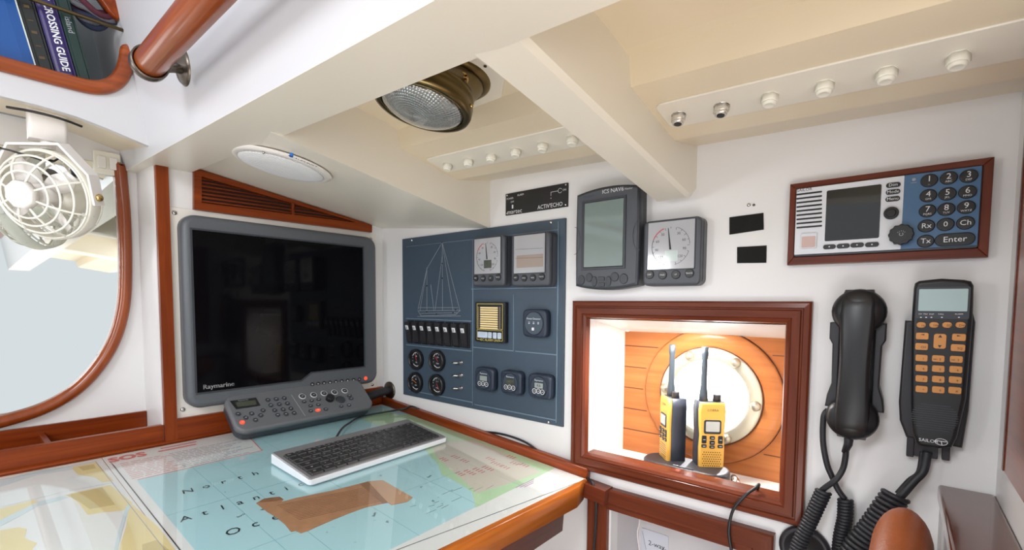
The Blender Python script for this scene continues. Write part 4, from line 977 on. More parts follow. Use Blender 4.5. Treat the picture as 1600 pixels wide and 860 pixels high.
# distress instruction sheet
pts = [(.196, vx(-1.214)), (.455, vx(-1.214)), (.432, vx(-1.058)), (.2125, vx(-1.0545)), (.2045, vx(-1.07))]
t, b = sheet('distress_sheet', 'white instruction sheet headed SOS in red at the back left of the table', pts, None, -.0011); z = -.0008
b.m(1).text('SOS', .036, .226, vx(-1.186), z, sx=.95, bold=.05)
b.box(.284, .350, vx(-1.200)-.003, vx(-1.200)+.003, z, z+.0001); b.box(.276, .345, vx(-1.184)-.0035, vx(-1.184)+.0035, z, z+.0001)
b.pline([(.214, vx(-1.0560)), (.432, vx(-1.0600)), (.452, vx(-1.212))], .0022, z)
random.seed(12)
for k in range(11):
    y_ = -1.157+.0090*k
    x_ = .208
    while x_ < .275:
        wd = random.uniform(.008, .02); b.m(1).box(x_, x_+wd, vx(y_)-.0011, vx(y_)+.0011, z, z+.0001); x_ += wd+.003
    x_ = .288; e_ = .288+(.12, .09, .125, .10, .07)[k % 5]
    while x_ < e_:
        wd = random.uniform(.007, .018); b.m(2).box(x_, x_+wd, vx(y_)-.0011, vx(y_)+.0011, z, z+.0001); x_ += wd+.0025
b.build('printed_sheet', [PAP, P('faded_red_print', (.70, .20, .19), .5), P('faded_grey_print', (.25, .25, .36), .5)], t)
# parchment
TAN = P('parchment_tan', (.50, .26, .14), .5, var=.25, bscale=300)
po = CF([(400, 786), (412, 779), (425, 777), (437, 776), (443, 780), (440, 784), (462, 778), (520, 766), (560, 756), (575, 752), (598, 750), (620, 763), (645, 777), (636, 784), (612, 789), (606, 785), (570, 793), (545, 802), (520, 812), (497, 822), (482, 829), (470, 833), (462, 829), (455, 831), (445, 819), (432, 808), (418, 800)])
cy = sum(p[0] for p in po)/len(po), sum(p[1] for p in po)/len(po)
t = thing('parchment_scroll', 'brown torn parchment scroll with fine writing, on the blue chart in front of the keyboard', 'scroll', TB.at(*cy))
b = MB(); b.M = Matrix.Translation((-cy[0], -cy[1], 0)); b.prism(po, -.0011, -.0008, smooth=False)
b.m(1).prism(CF([(575, 752), (598, 750), (645, 777), (636, 784), (612, 789), (606, 785)]), -.0008, -.00065, smooth=False)
b.m(3).prism(CF([(562, 756), (575, 752), (606, 785), (598, 787)]), -.0008, -.0007, smooth=False); b.prism(CF([(404, 785), (412, 779), (437, 776), (443, 780), (430, 783)]), -.0008, -.0007, smooth=False)
b.m(2)
for k in range(13):
    s_ = (k+.5)/13; A = CF([(432+s_*36, 789+s_*24)])[0]; B = CF([(566+s_*32, 762+s_*21)])[0]
    b.line(A, B, .0009, -.0007)
b.build('parchment', [TAN, P('parchment_light', (.60, .36, .22), .5), P('parchment_ink', (.24, .11, .06), .6), P('parchment_dark', (.33, .16, .08), .5)], t)
# clear cover
b = MB(); b.prism([(Y0, vx(-1.217)), (.847, vx(-1.217)), (.847, vx(tfront(.847)-.0035)), (Y0, vx(tfront(Y0)-.0035))], -.0002, .0014, smooth=False)
o = b.build('clear_cover', clear('clear_acrylic', (.99, 1, .995), 1.45)); o.matrix_world = TB.mat(); tag(o, 'clear glossy sheet covering the charts on the table', 'cover')
ZT = .0015
# ================================================================== computer keyboard
kb = Fr(TB.w(.590, vx(-.905), ZT), Vector((-.034, 1, .0026)), TB.v)
kb = Fr(TB.w(.590, vx(-.905), ZT), TB.u+TB.v*.034, TB.v-TB.u*.034)
t = thing('computer_keyboard', 'compact black-key computer keyboard in a white and grey case on the ocean chart', 'keyboard', kb)
KW, KD = .352, .150
b = MB(); h0, h1 = .016, .024
def slab(ins, za, zb, r=.006):
    R = []
    for z_, i_ in za: R.append([(x, y, z_+(zb*(y+KD/2)/KD if z_ > .004 else 0)) for x, y in outline(0, 0, KW-2*i_, KD-2*i_, r)])
    return R
b.rings(slab(0, ((0, .003), (.003, 0), (.011, 0), (.0125, .0015)), .009), smooth=False); b.build('case', SILV, t)
b = MB(); b.rings(slab(0, ((.0125, .0012), (.0150, .003)), .009, .005), smooth=False); b.build('top_tray', P('keyboard_grey', (.20, .195, .20), .4), t)
fz = lambda y: .0152+.009*(y+KD/2)/KD
x0k, x1k, y0k, y1k = -.166, .160, -.066, .044
b = MB(); b.hexa([(x0k, y0k, fz(y0k)-.002), (x1k, y0k, fz(y0k)-.002), (x1k, y1k, fz(y1k)-.002), (x0k, y1k, fz(y1k)-.002)], [(x0k, y0k, fz(y0k)), (x1k, y0k, fz(y0k)), (x1k, y1k, fz(y1k)), (x0k, y1k, fz(y1k))]); b.build('key_well', BLK, t)
KM = P('key_black', (.030, .029, .030), .4)
kcache = {}
def key(wd, dp, ch):
    b = MB(); b.rbox(0, 0, wd-.0022, dp-.0022, 0, .0018, .001); R = []
    for z_, i_ in ((0.0, .0007), (.0036, .0022)): R.append([(x, y+.0003*(z_ > 0), z_) for x, y in outline(0, 0, wd-2*i_, dp-2*i_, .001, 2)])
    b2 = MB(); b2.rings(R)
    if ch: b2.m(1).text(ch, .0048, -.002, .001, .0037)
    b.bm.free(); return b2.mesh('key', [KM, PRW])
rows_ = [('Esc|F1|F2|F3|F4|F5|F6|F7|F8|F9|F10|F11|F12|Ins|Del', None), ('`|1|2|3|4|5|6|7|8|9|0|-|=|<|Hm', None), ('Tab|Q|W|E|R|T|Y|U|I|O|P|[|]|Up', 1.5), ('Cap|A|S|D|F|G|H|J|K|L|;|#|Ent', 1.75), ('Sh|Z|X|C|V|B|N|M|,|.|/|^|Sh', 1.6), ('Fn|Ct|W|Alt||Al|Ct|<|v|>', None)]
ph = (y1k-y0k)/6
for r_, (ks, first) in enumerate(rows_):
    ks = ks.split('|'); n = len(ks)
    ws = [1.0]*n
    if first: ws[0] = first; ws[-1] = 15-first-(n-2)
    if r_ == 5: ws = [1.2, 1.2, 1.1, 1.2, 5.3, 1, 1, 1, 1, 1]
    tot = sum(ws); x = x0k; yk = y1k-(r_+.5)*ph
    for ch, w_ in zip(ks, ws):
        wd = (x1k-x0k)*w_/tot; o = bpy.data.objects.new('key', key(wd, ph, ch)); C.objects.link(o); o.parent = t
        o.location = (x+wd/2, yk, fz(yk)-.0002); o.rotation_euler = (.06, 0, 0); x += wd
def onT(px, py, h=.004): return TB.w(*TB.p(px, py, h), h)
cable('keyboard_lead', [kb.w(-.035, KD/2-.002, .012), onT(533, 672, .010), onT(545, 662, .006), onT(567, 651, .005), TB.w(.835, *[vx(-1.10)], .012), TB.w(.850, vx(-1.07), .024), Wp(667, 647, .007), Wp(708, 662, .006), Wp(740, 673, .005), Wp(781, 678, .005), Wp(818, 690, .006), Wp(846, 708, .009), Wp(880, 723, .009), Wp(900, 735, .006), Wp(912, 745, .012), Wp(925, 754, .026), Wp(931, 778, .030), Wp(931, 815, .028), Wp(928, 860, .026), Wp(926, 890, .026)], .0026, 'black keyboard lead climbing over the table fiddle and dropping past the table corner')
# ================================================================== remote keypad leaning under the display
TH = math.radians(40)
kpf = Fr((-1.142, .585, -.3165), (0, 1, 0), (-math.cos(TH), 0, math.sin(TH)))
kpt = .032
t = thing('control_keypad', 'grey remote control keypad with small screen, leaning below the large display', 'keypad', kpf)
KPW, KPD = .356, .111
b = MB(); b.prism(outline(0, KPD/2, KPW*.985, KPD*.985, .023, 6), .000, .020, 0); b.build('base', GREYD, t)
b = MB(); b.prism(outline(0, KPD/2, KPW, KPD, .024, 6), .018, kpt, .006, 3); b.build('top_cover', GREYM, t)
kq = lambda x, y: kpf.p(330+.18125*x, 590+.18125*y, kpt)
ex, ey = kq(0, 0)
bl_ = [kq(160, 205), kq(385, 175), kq(425, 245), kq(215, 278)]
b = MB(); b.prism([bl_[3], bl_[2], bl_[1], bl_[0]], kpt-.001, kpt+.001, .0004, 1); b.build('screen_rim', BLK, t)
b = MB(); sc = [kq(207, 220), kq(378, 200), kq(395, 238), kq(225, 260)]; b.prism(sc[::-1], kpt, kpt+.0016, smooth=False); b.build('screen', LCDD, t)
def kbtn(x, y, r=.0052, m=GREYD, nm='button', ry=None, mark=True, lab=None):
    q = kq(x, y); b = MB(); b.prism(circ(*q, r, 18, ry), kpt-.001, kpt+.0022, .0009, 2)
    if mark: b.m(1).box(q[0]-r*.35, q[0]+r*.35, q[1]-.0004, q[1]+.0004, kpt+.0021, kpt+.0024)
    b.build(nm, [m, PRW], t, label=lab)
for y0_, xs_ in ((198, (487, 558, 628)), (243, (512, 585, 655)), (287, (545, 618, 685)), (327, (572, 643, 713))):
    for k, x in enumerate(xs_): kbtn(x, y0_-k*8, .0058)
for x, y in ((230, 318), (297, 350), (347, 315), (445, 288), (425, 330), (380, 370)): kbtn(x, y, .0056)
kbtn(268, 390, .0056, REDB, 'lit_button', lab='glowing red button'); kbtn(920, 285, .0068, REDB, 'lit_button', .0046, lab='glowing red oblong button')
for x, y in ((785, 165), (883, 153), (972, 140), (1062, 130), (1150, 117)):
    q = kq(x, y); b = MB(); b.lathe([(.0072, kpt-.001), (.0072, kpt+.0012), (.0086, kpt+.0012), (.0086, kpt-.001)], *q, 24, closed=True); b.build('button_ring', PRW, t); kbtn(x, y, .0070)
for x, y in ((800, 212), (865, 203), (925, 193), (855, 247), (922, 238), (857, 292), (987, 277), (1120, 252), (1187, 242), (1190, 160), (1205, 185)): kbtn(x, y, .0060 if x < 1190 else .0075, ry=.0045)
q = kq(1020, 190); b = MB(); b.cyl(*q, .0105, kpt, kpt+.012, 28, .002); b.build('rotary_knob', BLK, t)
q = kq(1115, 192); b = MB(); b.prism(circ(*q, .0125, 24), kpt, kpt+.002, .001, 2); b.build('cursor_pad', GREYD, t)
b = MB(); b.line(kq(690, 150), kq(810, 333), .0012, kpt); q = kq(275, 200); b.text('Raymarine', .0052, *q, kpt+.0011); b.build('cover_print', PRG, t)
# hose and its wall flange
t = thing('conduit_hose', 'black conduit hose with a round wall flange in the corner right of the control keypad', 'hose', RW.at(-1.2035, -.2718))
b = MB(); b.lathe([(.027, 0), (.027, .003), (.024, .005), (.010, .005)], seg=32); b.m(1).cyl(.016, .010, .002, .004, .006, 8); b.cyl(-.014, -.013, .002, .004, .006, 8); b.build('flange', [BRZ, CHR], t)
b = MB(); b.tube(smooth_path([(.0, 0, .003), (-.002, -.002, .03), (-.006, -.010, .07), (.0, -.022, .115), (.01, -.028, .16)]), [.0125]*7+[.012]*50 and .0125, 16); b.build('hose', RUB, t)

# ================================================================== tray in front of the mirror, mirror, switch
t = thing('divided_tray', 'mahogany divided tray along the wall below the mirror', 'tray', (XL-.06, .0, -.31))
b = MB(); b.box(.050, .063, -.6, .298, 0, .038); b.build('front_board', WOODV, t)
b = MB(); b.box(-.066, -.058, -.6, .296, 0, .051); b.build('back_board', WOODV, t)
b = MB(); b.box(-.064, .05, -.6, .296, -.008, .004); b.build('bottom_board', WOODV, t)
b = MB(); b.box(-.060, .052, .115, .124, .004, .036); b.build('divider', WOODU, t)
t = thing('wall_mirror', 'large mirror with rounded glossy mahogany frame behind the white fan', 'mirror', (XM, 0, 0))
mp = [hit(px, py, Vector((XM+.008, 0, 0)), Vector((1, 0, 0))) for px, py in ((188, 268), (194, 340), (196, 420), (193, 478), (179, 530), (152, 575), (115, 612), (65, 640), (0, 660))]
mp = [(0, p.y, p.z) for p in mp]
mp = [(0, mp[0][1], .30)]+mp
rt = smooth_path([Vector(p) for p in mp], 8)
lf = [Vector((0, -.02-(p.y-.055)*1.0+.0, p.z)) for p in rt[::-1]]
full = [p for p in rt]+lf
b = MB(); b.tube([p+Vector((.008, 0, 0)) for p in full], .0125, 14); b.build('frame', wood('mirror_frame_teak', (.17, .030, .004), (.30, .062, .009), 2, .4, coat=.6), t)
b = MB(); b.M = Matrix(((0, 0, 1, 0), (1, 0, 0, 0), (0, 1, 0, 0), (0, 0, 0, 1))); b.prism([(p.y, p.z) for p in full], .001, .004, smooth=False); b.build('glass', MIR, t)
t = thing('light_switch', 'small white double light switch tucked above the mirror corner', 'switch', (XM, .244, .300))
b = MB(); b.M = Matrix(((0, 0, 1, 0), (1, 0, 0, 0), (0, 1, 0, 0), (0, 0, 0, 1))); b.rbox(0, 0, .046, .050, 0, .012, .004, .002); b.build('plate', PLW2, t)
for s_ in (-1, 1):
    b = MB(); b.M = Matrix(((0, 0, 1, 0), (1, 0, 0, 0), (0, 1, 0, 0), (0, 0, 0, 1))); b.rbox(s_*.010, 0, .014, .026, .011, .017, .002, .001); b.build('rocker', PLW, t)

# ================================================================== fan
fc = Vector((-1.215, .133, .192)); ax = Vector((.62, -.74, -.20)).normalized()
fu = Vector((0, 0, 1)).cross(ax).normalized(); ff = Fr(fc, fu, ax.cross(fu)); FR = .078
t = thing('cabin_fan', 'cream caged cabin fan on a yoke bracket under the book locker', 'fan', ff)
b = MB(); b.lathe([(FR, -.020), (FR+.002, -.016), (FR+.003, .004), (FR, .008), (FR-.002, .004), (FR-.002, -.016)], seg=56, closed=True); b.build('shroud', PLW2, t)
b = MB()
def ring(r, z, w_=.0016): b.tube([(r*math.cos(2*PI*k/48), r*math.sin(2*PI*k/48), z) for k in range(48)], w_, 8, closed=True)
for r_, z_ in ((.077, .008), (.067, .024), (.054, .036), (.040, .044)): ring(r_, z_, .0019)
for k in range(8):
    a = 2*PI*k/8+.3; b.tube([(r_*math.cos(a), r_*math.sin(a), z_) for r_, z_ in ((.024, .048), (.040, .044), (.054, .036), (.067, .024), (.077, .008), (.079, -.005))], .0020, 8)
b.build('front_cage', PLW2, t)
b = MB()
for r_, z_ in ((.076, -.024), (.060, -.044), (.042, -.056)): ring(r_, z_, .0018)
for k in range(8):
    a = 2*PI*k/8; b.tube([(r_*math.cos(a), r_*math.sin(a), z_) for r_, z_ in ((.03, -.060), (.042, -.056), (.060, -.044), (.076, -.024), (.079, -.008))], .002, 8)
b.build('rear_cage', PLW2, t)
b = MB(); b.prism(circ(0, 0, .025, 8, a0=.2), .042, .056, .004, 2); b.build('hub_cap', PLW, t)
b = MB(); b.lathe([(.030, -.075), (.033, -.07), (.033, -.02), (.024, -.008), (.010, -.006)], seg=32); b.build('motor', PLW2, t)
for k in range(4):
    a = 2*PI*k/4+.5; b = MB(); R = []
    for s_ in range(7):
        r_ = .020+.050*s_/6; w_ = .012+.024*math.sin(PI*min(.85, .15+s_/7)); tw = .75-.35*s_/6
        c1 = Vector((r_*math.cos(a), r_*math.sin(a), .010)); tn = Vector((-math.sin(a), math.cos(a), 0))*math.cos(tw)+Vector((0, 0, 1))*math.sin(tw); nn = Vector((0, 0, .0008))
        R.append([c1-tn*w_*.5-nn, c1+tn*w_*.5-nn, c1+tn*w_*.5+nn, c1-tn*w_*.5+nn])
    b.rings(R, smooth=True); b.build('blade', PLW, t)
b = MB(); b.lathe([(.020, -.01), (.020, .022), (.014, .026), (.001, .027)], seg=28); b.build('hub', PLW, t)
# yoke: flat strap from one side over the top to the other
ml = ff.mat().inverted()
def lw_(v): return ml @ Vector(v)
yk = [hit(px, py, Vector((-1.2, 0, 0)), Vector((1, 0, 0))) for px, py in ((124, 330), (122, 300), (120, 270), (103, 244), (86, 219), (74, 216), (45, 215), (0, 216), (-40, 217), (-56, 245), (-72, 275), (-74, 330))]
YR = FR+.010
b = MB(); b.rings([[(x*k_, y*k_+(0 if y < .05 else 0), z_) for k_, z_ in ((1, -.014), (1, .008), (.955, .008), (.955, -.014))] for x, y in ((YR, -.018), (YR, .036), (.046, .090), (-.046, .090), (-YR, .036), (-YR, -.018))], smooth=False); b.build('yoke', PLW, t)
b = MB(); b.ball((YR+.002, -.004, -.003), .005, .007, .007, 16, 8); b.build('pivot_knob', BRSL, t)
top = yk[5]*.5+yk[6]*.5
b = MB(); b.M = ml.copy(); b.M = ml @ Matrix.Translation((-1.215, .136, .278)); b.prism(outline(0, 0, .030, .052, .006), .010, .066, .003); b.cyl(0, 0, .010, -.004, .012, 20)
b.build('mount', PLW, t)
cable('fan_lead', [(-1.22, .04, .255), (-1.215, .075, .262), (-1.205, .105, .256), (-1.20, .135, .250), (-1.20, .150, .262)], .0017, 'thin black wire dangling across the top of the cabin fan')
cable('fan_feed_lead', [(-1.20, .085, .331), (-1.185, .115, .329), (-1.18, .15, .326), (-1.19, .180, .323)], .0022, 'short black lead on the locker underside above the fan')
t = thing('lead_plug', 'small black plug hanging beside the top right of the fan bracket', 'plug', (-1.190, .165, .240))
b = MB(); b.tube([(0, 0, .030), (0, .002, .012), (0, .003, 0), (0, .003, -.012)], [.0025, .004, .007, .006], 12); b.build('plug_body', BLK, t)

# ================================================================== book locker
XF = -1.15
Mx = Matrix(((0, 0, 1, XF), (1, 0, 0, 0), (0, 1, 0, 0), (0, 0, 0, 1)))
rp = [(-1.1, .384), (-.3, .384), (.077, .384), (.150, .384), (.190, .386), (.214, .397), (.231, .418), (.240, .445), (.244, .470)]
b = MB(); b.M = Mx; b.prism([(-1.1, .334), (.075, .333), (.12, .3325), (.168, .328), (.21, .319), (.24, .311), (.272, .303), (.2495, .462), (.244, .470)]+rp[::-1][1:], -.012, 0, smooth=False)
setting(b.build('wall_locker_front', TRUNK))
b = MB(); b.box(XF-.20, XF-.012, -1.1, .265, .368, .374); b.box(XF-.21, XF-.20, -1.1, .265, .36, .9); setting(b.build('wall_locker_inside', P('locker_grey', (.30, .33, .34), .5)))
b = MB(); b.tube([(XF+.003, y, z) for y, z in [(v.x, v.y) for v in smooth_path([Vector((y, z, 0)) for y, z in rp], 6)]], .0125, 16); o = b.build('locker_rail', ORGV); tag(o, 'glossy curved mahogany rail along the front edge of the book locker', 'rail')
o = bpy.data.objects['locker_rail']; b = MB(); b.ball((XF+.003, .244, .470), .0125, .0125, .0125, 16, 8); b.build('rail_end', ORGV, o)
b = MB(); b.tube([(XF+.004, -.9, .503), (XF+.004, .05, .503), (XF+.004, .238, .506)], .0032, 12); o = b.build('brass_rod', BRS); tag(o, 'thin brass rod holding the books in the locker', 'rod')
b = MB(); b.M = Mx; b.prism([(.222, .532), (.232, .525), (.30, .64), (.26, .66), (.20, .56)], -.02, .0, .002, 1); o = b.build('locker_top_rail', WOODU); tag(o, 'end of the reddish wooden rail above the dark rope in the locker', 'rail')
def book(y0, wd, ht, dp, col, label, lean=.20, name='book', rough=.35, x0=XF-.014):
    f = Fr((x0, y0, .3745), (0, math.cos(lean), math.sin(lean)), (0, -math.sin(lean), math.cos(lean)))
    t = thing(name, label, 'book', f, 'books in the locker')
    cm = P('cover_'+label.split()[0]+'_'+label.split()[1], col, rough, coat=.1)
    b = MB(); k = .0022; b.box(0, k, 0, ht, -dp, 0); b.box(wd-k, wd, 0, ht, -dp, 0)
    b.rings([[(k, 0, -.003), (wd-k, 0, -.003), (wd-k, ht, -.003), (k, ht, -.003)], [(k, 0, 0), (wd-k, 0, 0), (wd-k, ht, 0), (k, ht, 0)], [(wd*.2, 0, .002), (wd*.8, 0, .002), (wd*.8, ht, .002), (wd*.2, ht, .002)]]); b.build('cover', cm, t)
    b = MB(); b.box(k, wd-k, .003, ht-.003, -dp+.003, -.003); b.build('pages', PAP, t)
    return t
book(-.02, .040, .22, .15, (.006, .02, .10), 'dark blue book at the left edge of the locker', .17)
book(.030, .012, .24, .15, (.02, .08, .28), 'thin mid-blue book between the two big blue spines', .18)
t = book(.052, .072, .25, .16, (.010, .075, .28), 'broad bright blue binder in the locker')
b = MB(); b.box(.0705, .0722, .0, .25, -.10, .0023); b.build('spine_edge', P('pale_edge', (.6, .65, .6), .5), t)
t = book(.127, .021, .21, .14, (.012, .014, .013), 'black book with small gold marks between the blue binder and the purple book', .20)
b = MB()
for k in range(9): b.box(.006, .013, .02+.02*k, .0215+.02*k+.003*(k % 2), .0018, .0026)
b.build('gold_marks', P('gold_print', (.09, .055, .02), .4), t)
t = book(.150, .027, .25, .17, (.022, .010, .095), 'purple book with bold white title along its spine')
b = MB(); b.text('ATLANTIC CROSSING GUIDE', .0148, .0145, .1190, .0021, -PI/2, .92, bold=.022); b.build('spine_lettering', PRW, t)
t = book(.179, .019, .18, .15, (.006, .026, .020), 'dark green book at the right end of the row, beside the purple one')
b = MB(); b.text('island', .012, .009, .115, .0021, -PI/2); b.build('spine_lettering', PRG, t)
# rope bundle on the books
t = thing('rope_bundle', 'dark navy and maroon rope bundle stuffed above the green book', 'rope', (XF-.03, .207, .548))
random.seed(3)
for k in range(6):
    pts = []
    for j in range(40):
        a = 2*PI*j/40; r_ = .030+.004*math.sin(3*a+k); pts.append(((k-2.5)*.006+.003*math.sin(2*a+k), r_*math.cos(a)*1.15-.006, r_*math.sin(a)*.95+.003*math.cos(2*a+k)+(k % 3)*.006))
    b = MB(); b.tube(pts, .0052, 8, closed=True); b.build('rope_loop', P(('rope_navy', 'rope_maroon', 'rope_grey')[(k*2) % 3], ((.02, .03, .07), (.09, .015, .03), (.16, .16, .18))[(k*2) % 3], .8, bump=1, bscale=900), t)

# ================================================================== handrail
t = thing('hand_rail', 'thick round mahogany handrail running along the white coaming', 'handrail', (-.866, .207, .345))
b = MB(); b.M = Matrix.Rotation(PI/2, 4, 'Y'); b.lathe([(.0185, .004), (.0195, .010), (.0195, 1.9), (.001, 1.9)], seg=32); b.build('rail', ORGR, t)
b = MB(); b.M = Matrix.Rotation(PI/2, 4, 'Y'); b.lathe([(.001, -.002), (.0215, -.003), (.0232, 0), (.0232, .015), (.0205, .015), (.0195, .006)], seg=32, closed=False, cap0=True, cap1=False); b.build('end_cap', BRZ, t)
b = MB(); b.tube([(.008, .016, 0), (.0, .030, .006), (-.014, .042, .014), (-.022, .0475, .0195)], [.007, .0055, .006, .009], 14); b.build('arm', BRZ, t)
tn = Vector((0, -1, -.16)).normalized(); q = Fr(Vector((-.024, .0505, .0245)), (1, 0, 0), tn.cross(Vector((1, 0, 0))))
b = MB(); b.M = q.mat(); b.lathe([(.0285, -.008), (.0285, -.001), (.025, .003), (.012, .006), (.010, .009), (.001, .009)], seg=36); b.build('flange', BRZ, t)

# ================================================================== brass deckhead lamp
LC = Vector((-.560, .468, .293)); la = Vector((-.07, -.20, -.97)).normalized(); FC = hit(708, 131, Vector((0, 0, .338)), Vector((0, 0, 1)))
lu = la.cross(Vector((0, 0, 1))).normalized(); lf_ = Fr(LC, lu, la.cross(lu))
gn = Vector((.035, -.144, -1)).normalized(); R = .0735
t = thing('deckhead_lamp', 'aged brass swivelling deck lamp with ribbed glass lens on the ceiling', 'lamp', lf_)
b = MB(); Mi = lf_.mat().inverted(); R_ = []
fl = Mi @ FC; gl = (Mi.to_3x3() @ gn).normalized()
for r_, z_ in ((R-.012, .003), (R-.008, .006), (R-.002, .005), (R, 0), (R, -.010), (R-.003, -.013), (R-.003, -.017), (R-.001, -.019), (R-.001, -.024), (R-.005, -.027)):
    R_.append([(r_*math.cos(2*PI*k/64), r_*math.sin(2*PI*k/64), z_) for k in range(64)])
base = R_[-1]
gu = (Vector((1, 0, 0))-gl*gl.x).normalized(); gv = gl.cross(gu)
end = [fl+gu*.050*math.cos(2*PI*k/64)+gv*.050*math.sin(2*PI*k/64) for k in range(64)]
for k_ in (.25, .5, .75, 1.0):
    R_.append([tuple(Vector(a_).lerp(e_, k_)*1.0) for a_, e_ in zip(base, end)])
b.rings(R_, cap0=False, smooth=True); b.build('housing', BRS, t)
b = MB(); b.lathe([(R-.0125, .0035), (R-.0105, .0065), (R-.0085, .0035)], seg=64, closed=True); b.build('lens_ring', P('bronze_ring', (.30, .21, .10), .25, 1), t)
lm = bpy.data.materials.new('ribbed_lens'); lm.use_nodes = True; nt = lm.node_tree; bs = nt.nodes['Principled BSDF']; MATS['ribbed_lens'] = lm
bs.inputs['Base Color'].default_value = (.36, .38, .38, 1); bs.inputs['Metallic'].default_value = .6; bs.inputs['Roughness'].default_value = .2; bs.inputs['Coat Weight'].default_value = 1
tc = nt.nodes.new('ShaderNodeTexCoord'); sx_ = nt.nodes.new('ShaderNodeSeparateXYZ'); nt.links.new(tc.outputs['Object'], sx_.inputs[0])
def mth(op, a, c=None):
    n_ = nt.nodes.new('ShaderNodeMath'); n_.operation = op
    for i_, v_ in ((0, a), (1, c)):
        if v_ is None: continue
        if isinstance(v_, (int, float)): n_.inputs[i_].default_value = v_
        else: nt.links.new(v_, n_.inputs[i_])
    return n_.outputs[0]
oy = mth('ADD', sx_.outputs[1], .012)
rad = mth('SQRT', mth('ADD', mth('MULTIPLY', sx_.outputs[0], sx_.outputs[0]), mth('MULTIPLY', oy, oy)))
ang = mth('ARCTAN2', oy, sx_.outputs[0])
hgt = mth('ADD', mth('ABSOLUTE', mth('SINE', mth('MULTIPLY', rad, 760))), mth('ABSOLUTE', mth('SINE', mth('MULTIPLY', ang, 36))))
bp = nt.nodes.new('ShaderNodeBump'); bp.inputs['Strength'].default_value = .6; bp.inputs['Distance'].default_value = .0010; nt.links.new(hgt, bp.inputs['Height']); nt.links.new(bp.outputs['Normal'], bs.inputs['Normal'])
b = MB(); rl_ = R-.011; b.lathe([(rl_, .003), (rl_*.92, .008), (rl_*.75, .014), (rl_*.5, .019), (rl_*.25, .022), (.0008, .023)], seg=64, cap0=True); b.build('lens', lm, t)
mid = LC.lerp(FC, .62); tc_ = (-mid).normalized(); axl = (FC-LC).normalized(); tc_ = (tc_-axl*tc_.dot(axl)+lu*.25).normalized(); pl_ = mid+tc_*.050
b = MB(); b.M = Mi.copy(); b.tube([pl_, pl_+tc_*.010], .008, 16); b.tube([pl_+tc_*.010, pl_+tc_*.016, pl_+tc_*.020+lu*.014], [.0035, .003, .003], 10); b.ball(tuple(pl_+tc_*.020+lu*.016), .0042, .0042, .0042, 12, 8)
b.build('switch_lever', BRSL, t)
for a in (2.3, 4.3, 5.6):
    b = MB(); b.ball(((R+.001)*math.cos(a), (R+.001)*math.sin(a), -.006), .003, .003, .003, 10, 6); b.build('rim_screw', BRSL, t)
gf = Fr(FC+Vector((0, .0, .004)), (1, 0, -.0), gn.cross(Vector((1, 0, 0))))
b = MB(); b.M = lf_.mat().inverted() @ gf.mat(); b.lathe([(.058, -.010), (.058, .0), (.055, .003), (.05, .006), (.001, .006)], seg=48); b.build('base_flange', BRS, t)
zc_ = .372-.1458*(FC.y-.29)+sh(FC.x)
b = MB(); gf2 = Fr(Vector((FC.x, FC.y, zc_)), (1, 0, 0), gn.cross(Vector((1, 0, 0))))
b.prism(circ(0, 0, .086, 8, .086, PI/8), -.004, (gf.O-gf2.O).dot(gf2.n)-.002, .002, 1); b.m(1).cyl(.068, .0, .0025, 0, (gf.O-gf2.O).dot(gf2.n)-.0005, 10)
o = b.build('lamp_pad', [CREAM2, BRZ]); o.matrix_world = gf2.mat(); tag(o, 'cream octagonal wooden pad behind the brass lamp', 'pad')

# ================================================================== bolt strips under the side deck
nsl = (.262-.290)/(.757-.600)
def nutplane(x, y): return .290+nsl*(y-.600)+sh(x)
fx = Vector((1, 0, -.035)).normalized(); fy = Vector((0, -1, -nsl)).normalized()
for xa, xb_, lb in ((-.280, .60, 'long cream strip carrying bolt nuts, right of the beam end'), (-.775, -.40, 'cream strip carrying bolt nuts between the two beams, above the blue board')):
    xm_ = (xa+xb_)/2; f = Fr((xm_, .682, nutplane(xm_, .682)), fx, fy)
    b = MB(); b.prism(outline(0, -.002, xb_-xa, .068, .012, 5), 0, .0025, .0015, 2); o = b.build('bolt_strip', CREAM2); o.matrix_world = f.mat(); tag(o, lb, 'strip')
def nut(kind):
    t = thing('cap_nut', '', 'nut', pb)
    b = MB(); b.lathe([(.0104, 0), (.0104, .0006), (.006, .0008)], seg=24); b.build('washer', PLW2 if kind == 'w' else CHR, t)
    b = MB(); m_ = PLW2 if kind == 'w' else P('bare_nut', (.70, .66, .60), .2, .6)
    b.prism(circ(0, 0, .0104, 6), .0006, .0098, .0014, 2); b.lathe([(.0086, .0085), (.0084, .0112), (.0074, .0132), (.0060, .0138), (.0050, .0132), (.001, .0134)], seg=24)
    if kind == 'b': b.m(1).cyl(0, 0, .0050, .0130, .0144, 16)
    b.build('nut_head', [m_, BLK], t); return t
nw = nut('w'); nb_ = nut('b'); used = {'w': False, 'b': False}
L1 = [('bare metal nut with a dark centre, nearest the beam', 'b'), ('bare metal nut with a dark centre, second from the beam', 'b'), ('white capped nut beside the two bare nuts', 'w'), ('fourth nut from the beam, white capped', 'w'), ('fifth nut from the beam, white capped', 'w'), ('sixth nut from the beam, white capped', 'w'), ('white capped nut cut by the right edge of the view', 'w')]
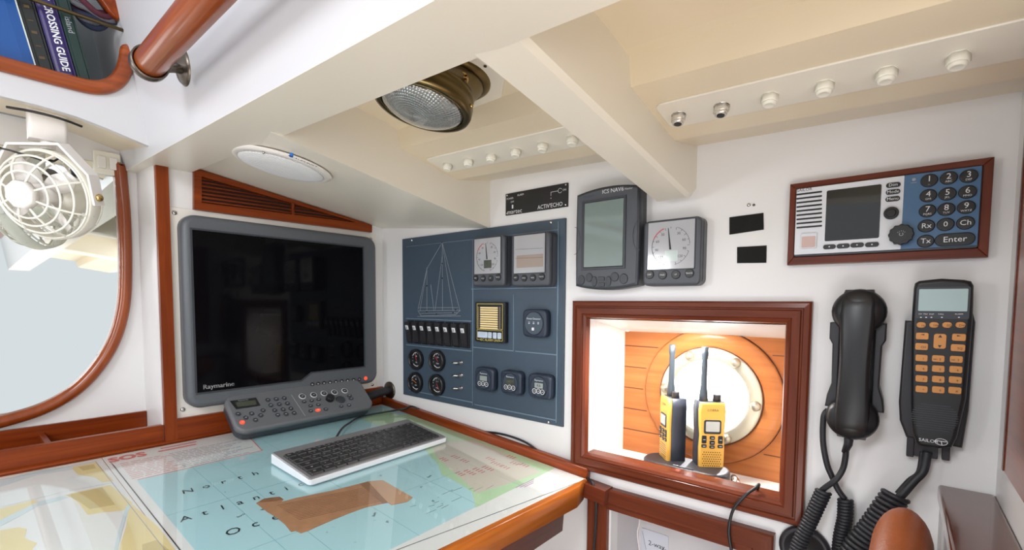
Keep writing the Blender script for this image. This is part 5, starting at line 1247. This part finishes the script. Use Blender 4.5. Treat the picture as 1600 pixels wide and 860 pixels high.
L2 = ['first', 'second', 'third', 'fourth', 'fifth', 'sixth']
def putnut(kind, x, label, group):
    src = nw if kind == 'w' else nb_
    o = src if not used[kind] else copytree(src); used[kind] = True
    place(o, Fr(Vector((x*.98, .686, nutplane(x, .686)))+Vector((0, 0, -.0024)), fx, fy)); o['label'] = label; o['group'] = group
for k, (lb, kd) in enumerate(L1): putnut(kd, -.262+.0598*k, lb+' on the long right-hand strip', 'nuts on the right strip')
for k, lb in enumerate(L2): putnut('w', -.757+.0625*k, 'white capped nut, '+lb+' from the left on the strip between the beams', 'nuts on the middle strip')

# ------------------------------------------------------------------ pieces that belong to a part go one level down
SUB = {'brand_lettering': ('case', 'top_cover', 'bezel', 'yellow_front', 'silver_face', 'body'), 'screen': ('screen_rim',), 'display': ('display_rim',), 'dial': ('window_rim',), 'spine_lettering': ('cover',),
       'lettering': ('face', 'plate', 'ring'), 'screen_lettering': ('screen_rim',), 'strain_relief': ('handset_body',), 'switch_lever': ('housing',), 'rim_screw': ('housing',), 'lens_ring': ('housing',), 'icon_plate': ('rocker',),
       'pivot_knob': ('yoke',), 'hub_cap': ('front_cage',), 'blade': ('hub',), 'end_cap': ('rail',), 'flange': ('arm',), 'bolt': ('brass_ring',), 'gold_marks': ('cover',), 'spine_edge': ('cover',), 'key': ('key_well', 'blue_face'),
       'ketch_diagram': ('board',), 'ridges': ('board',), 'face_rim': ('case',), 'side_grip_line': ('case',), 'speaker_holes': ('yellow_front',), 'cover_print': ('top_cover',), 'rotary_knob': ('top_cover',)}
base_name = lambda o: o.name.split('.')[0]
for root in [o for o in bpy.context.scene.objects if o.parent is None and o.children]:
    kids = list(root.children)
    for o in kids:
        for want in SUB.get(base_name(o), ()):
            m_ = [k for k in kids if base_name(k) == want and k is not o and not k.location.length]
            if m_: o.parent = m_[0]; break

# ------------------------------------------------------------------ lift everything to standing height above the sole
bpy.context.view_layer.update()
for o in bpy.context.scene.objects:
    if o.parent is None and o is not camo: o.location.z += H
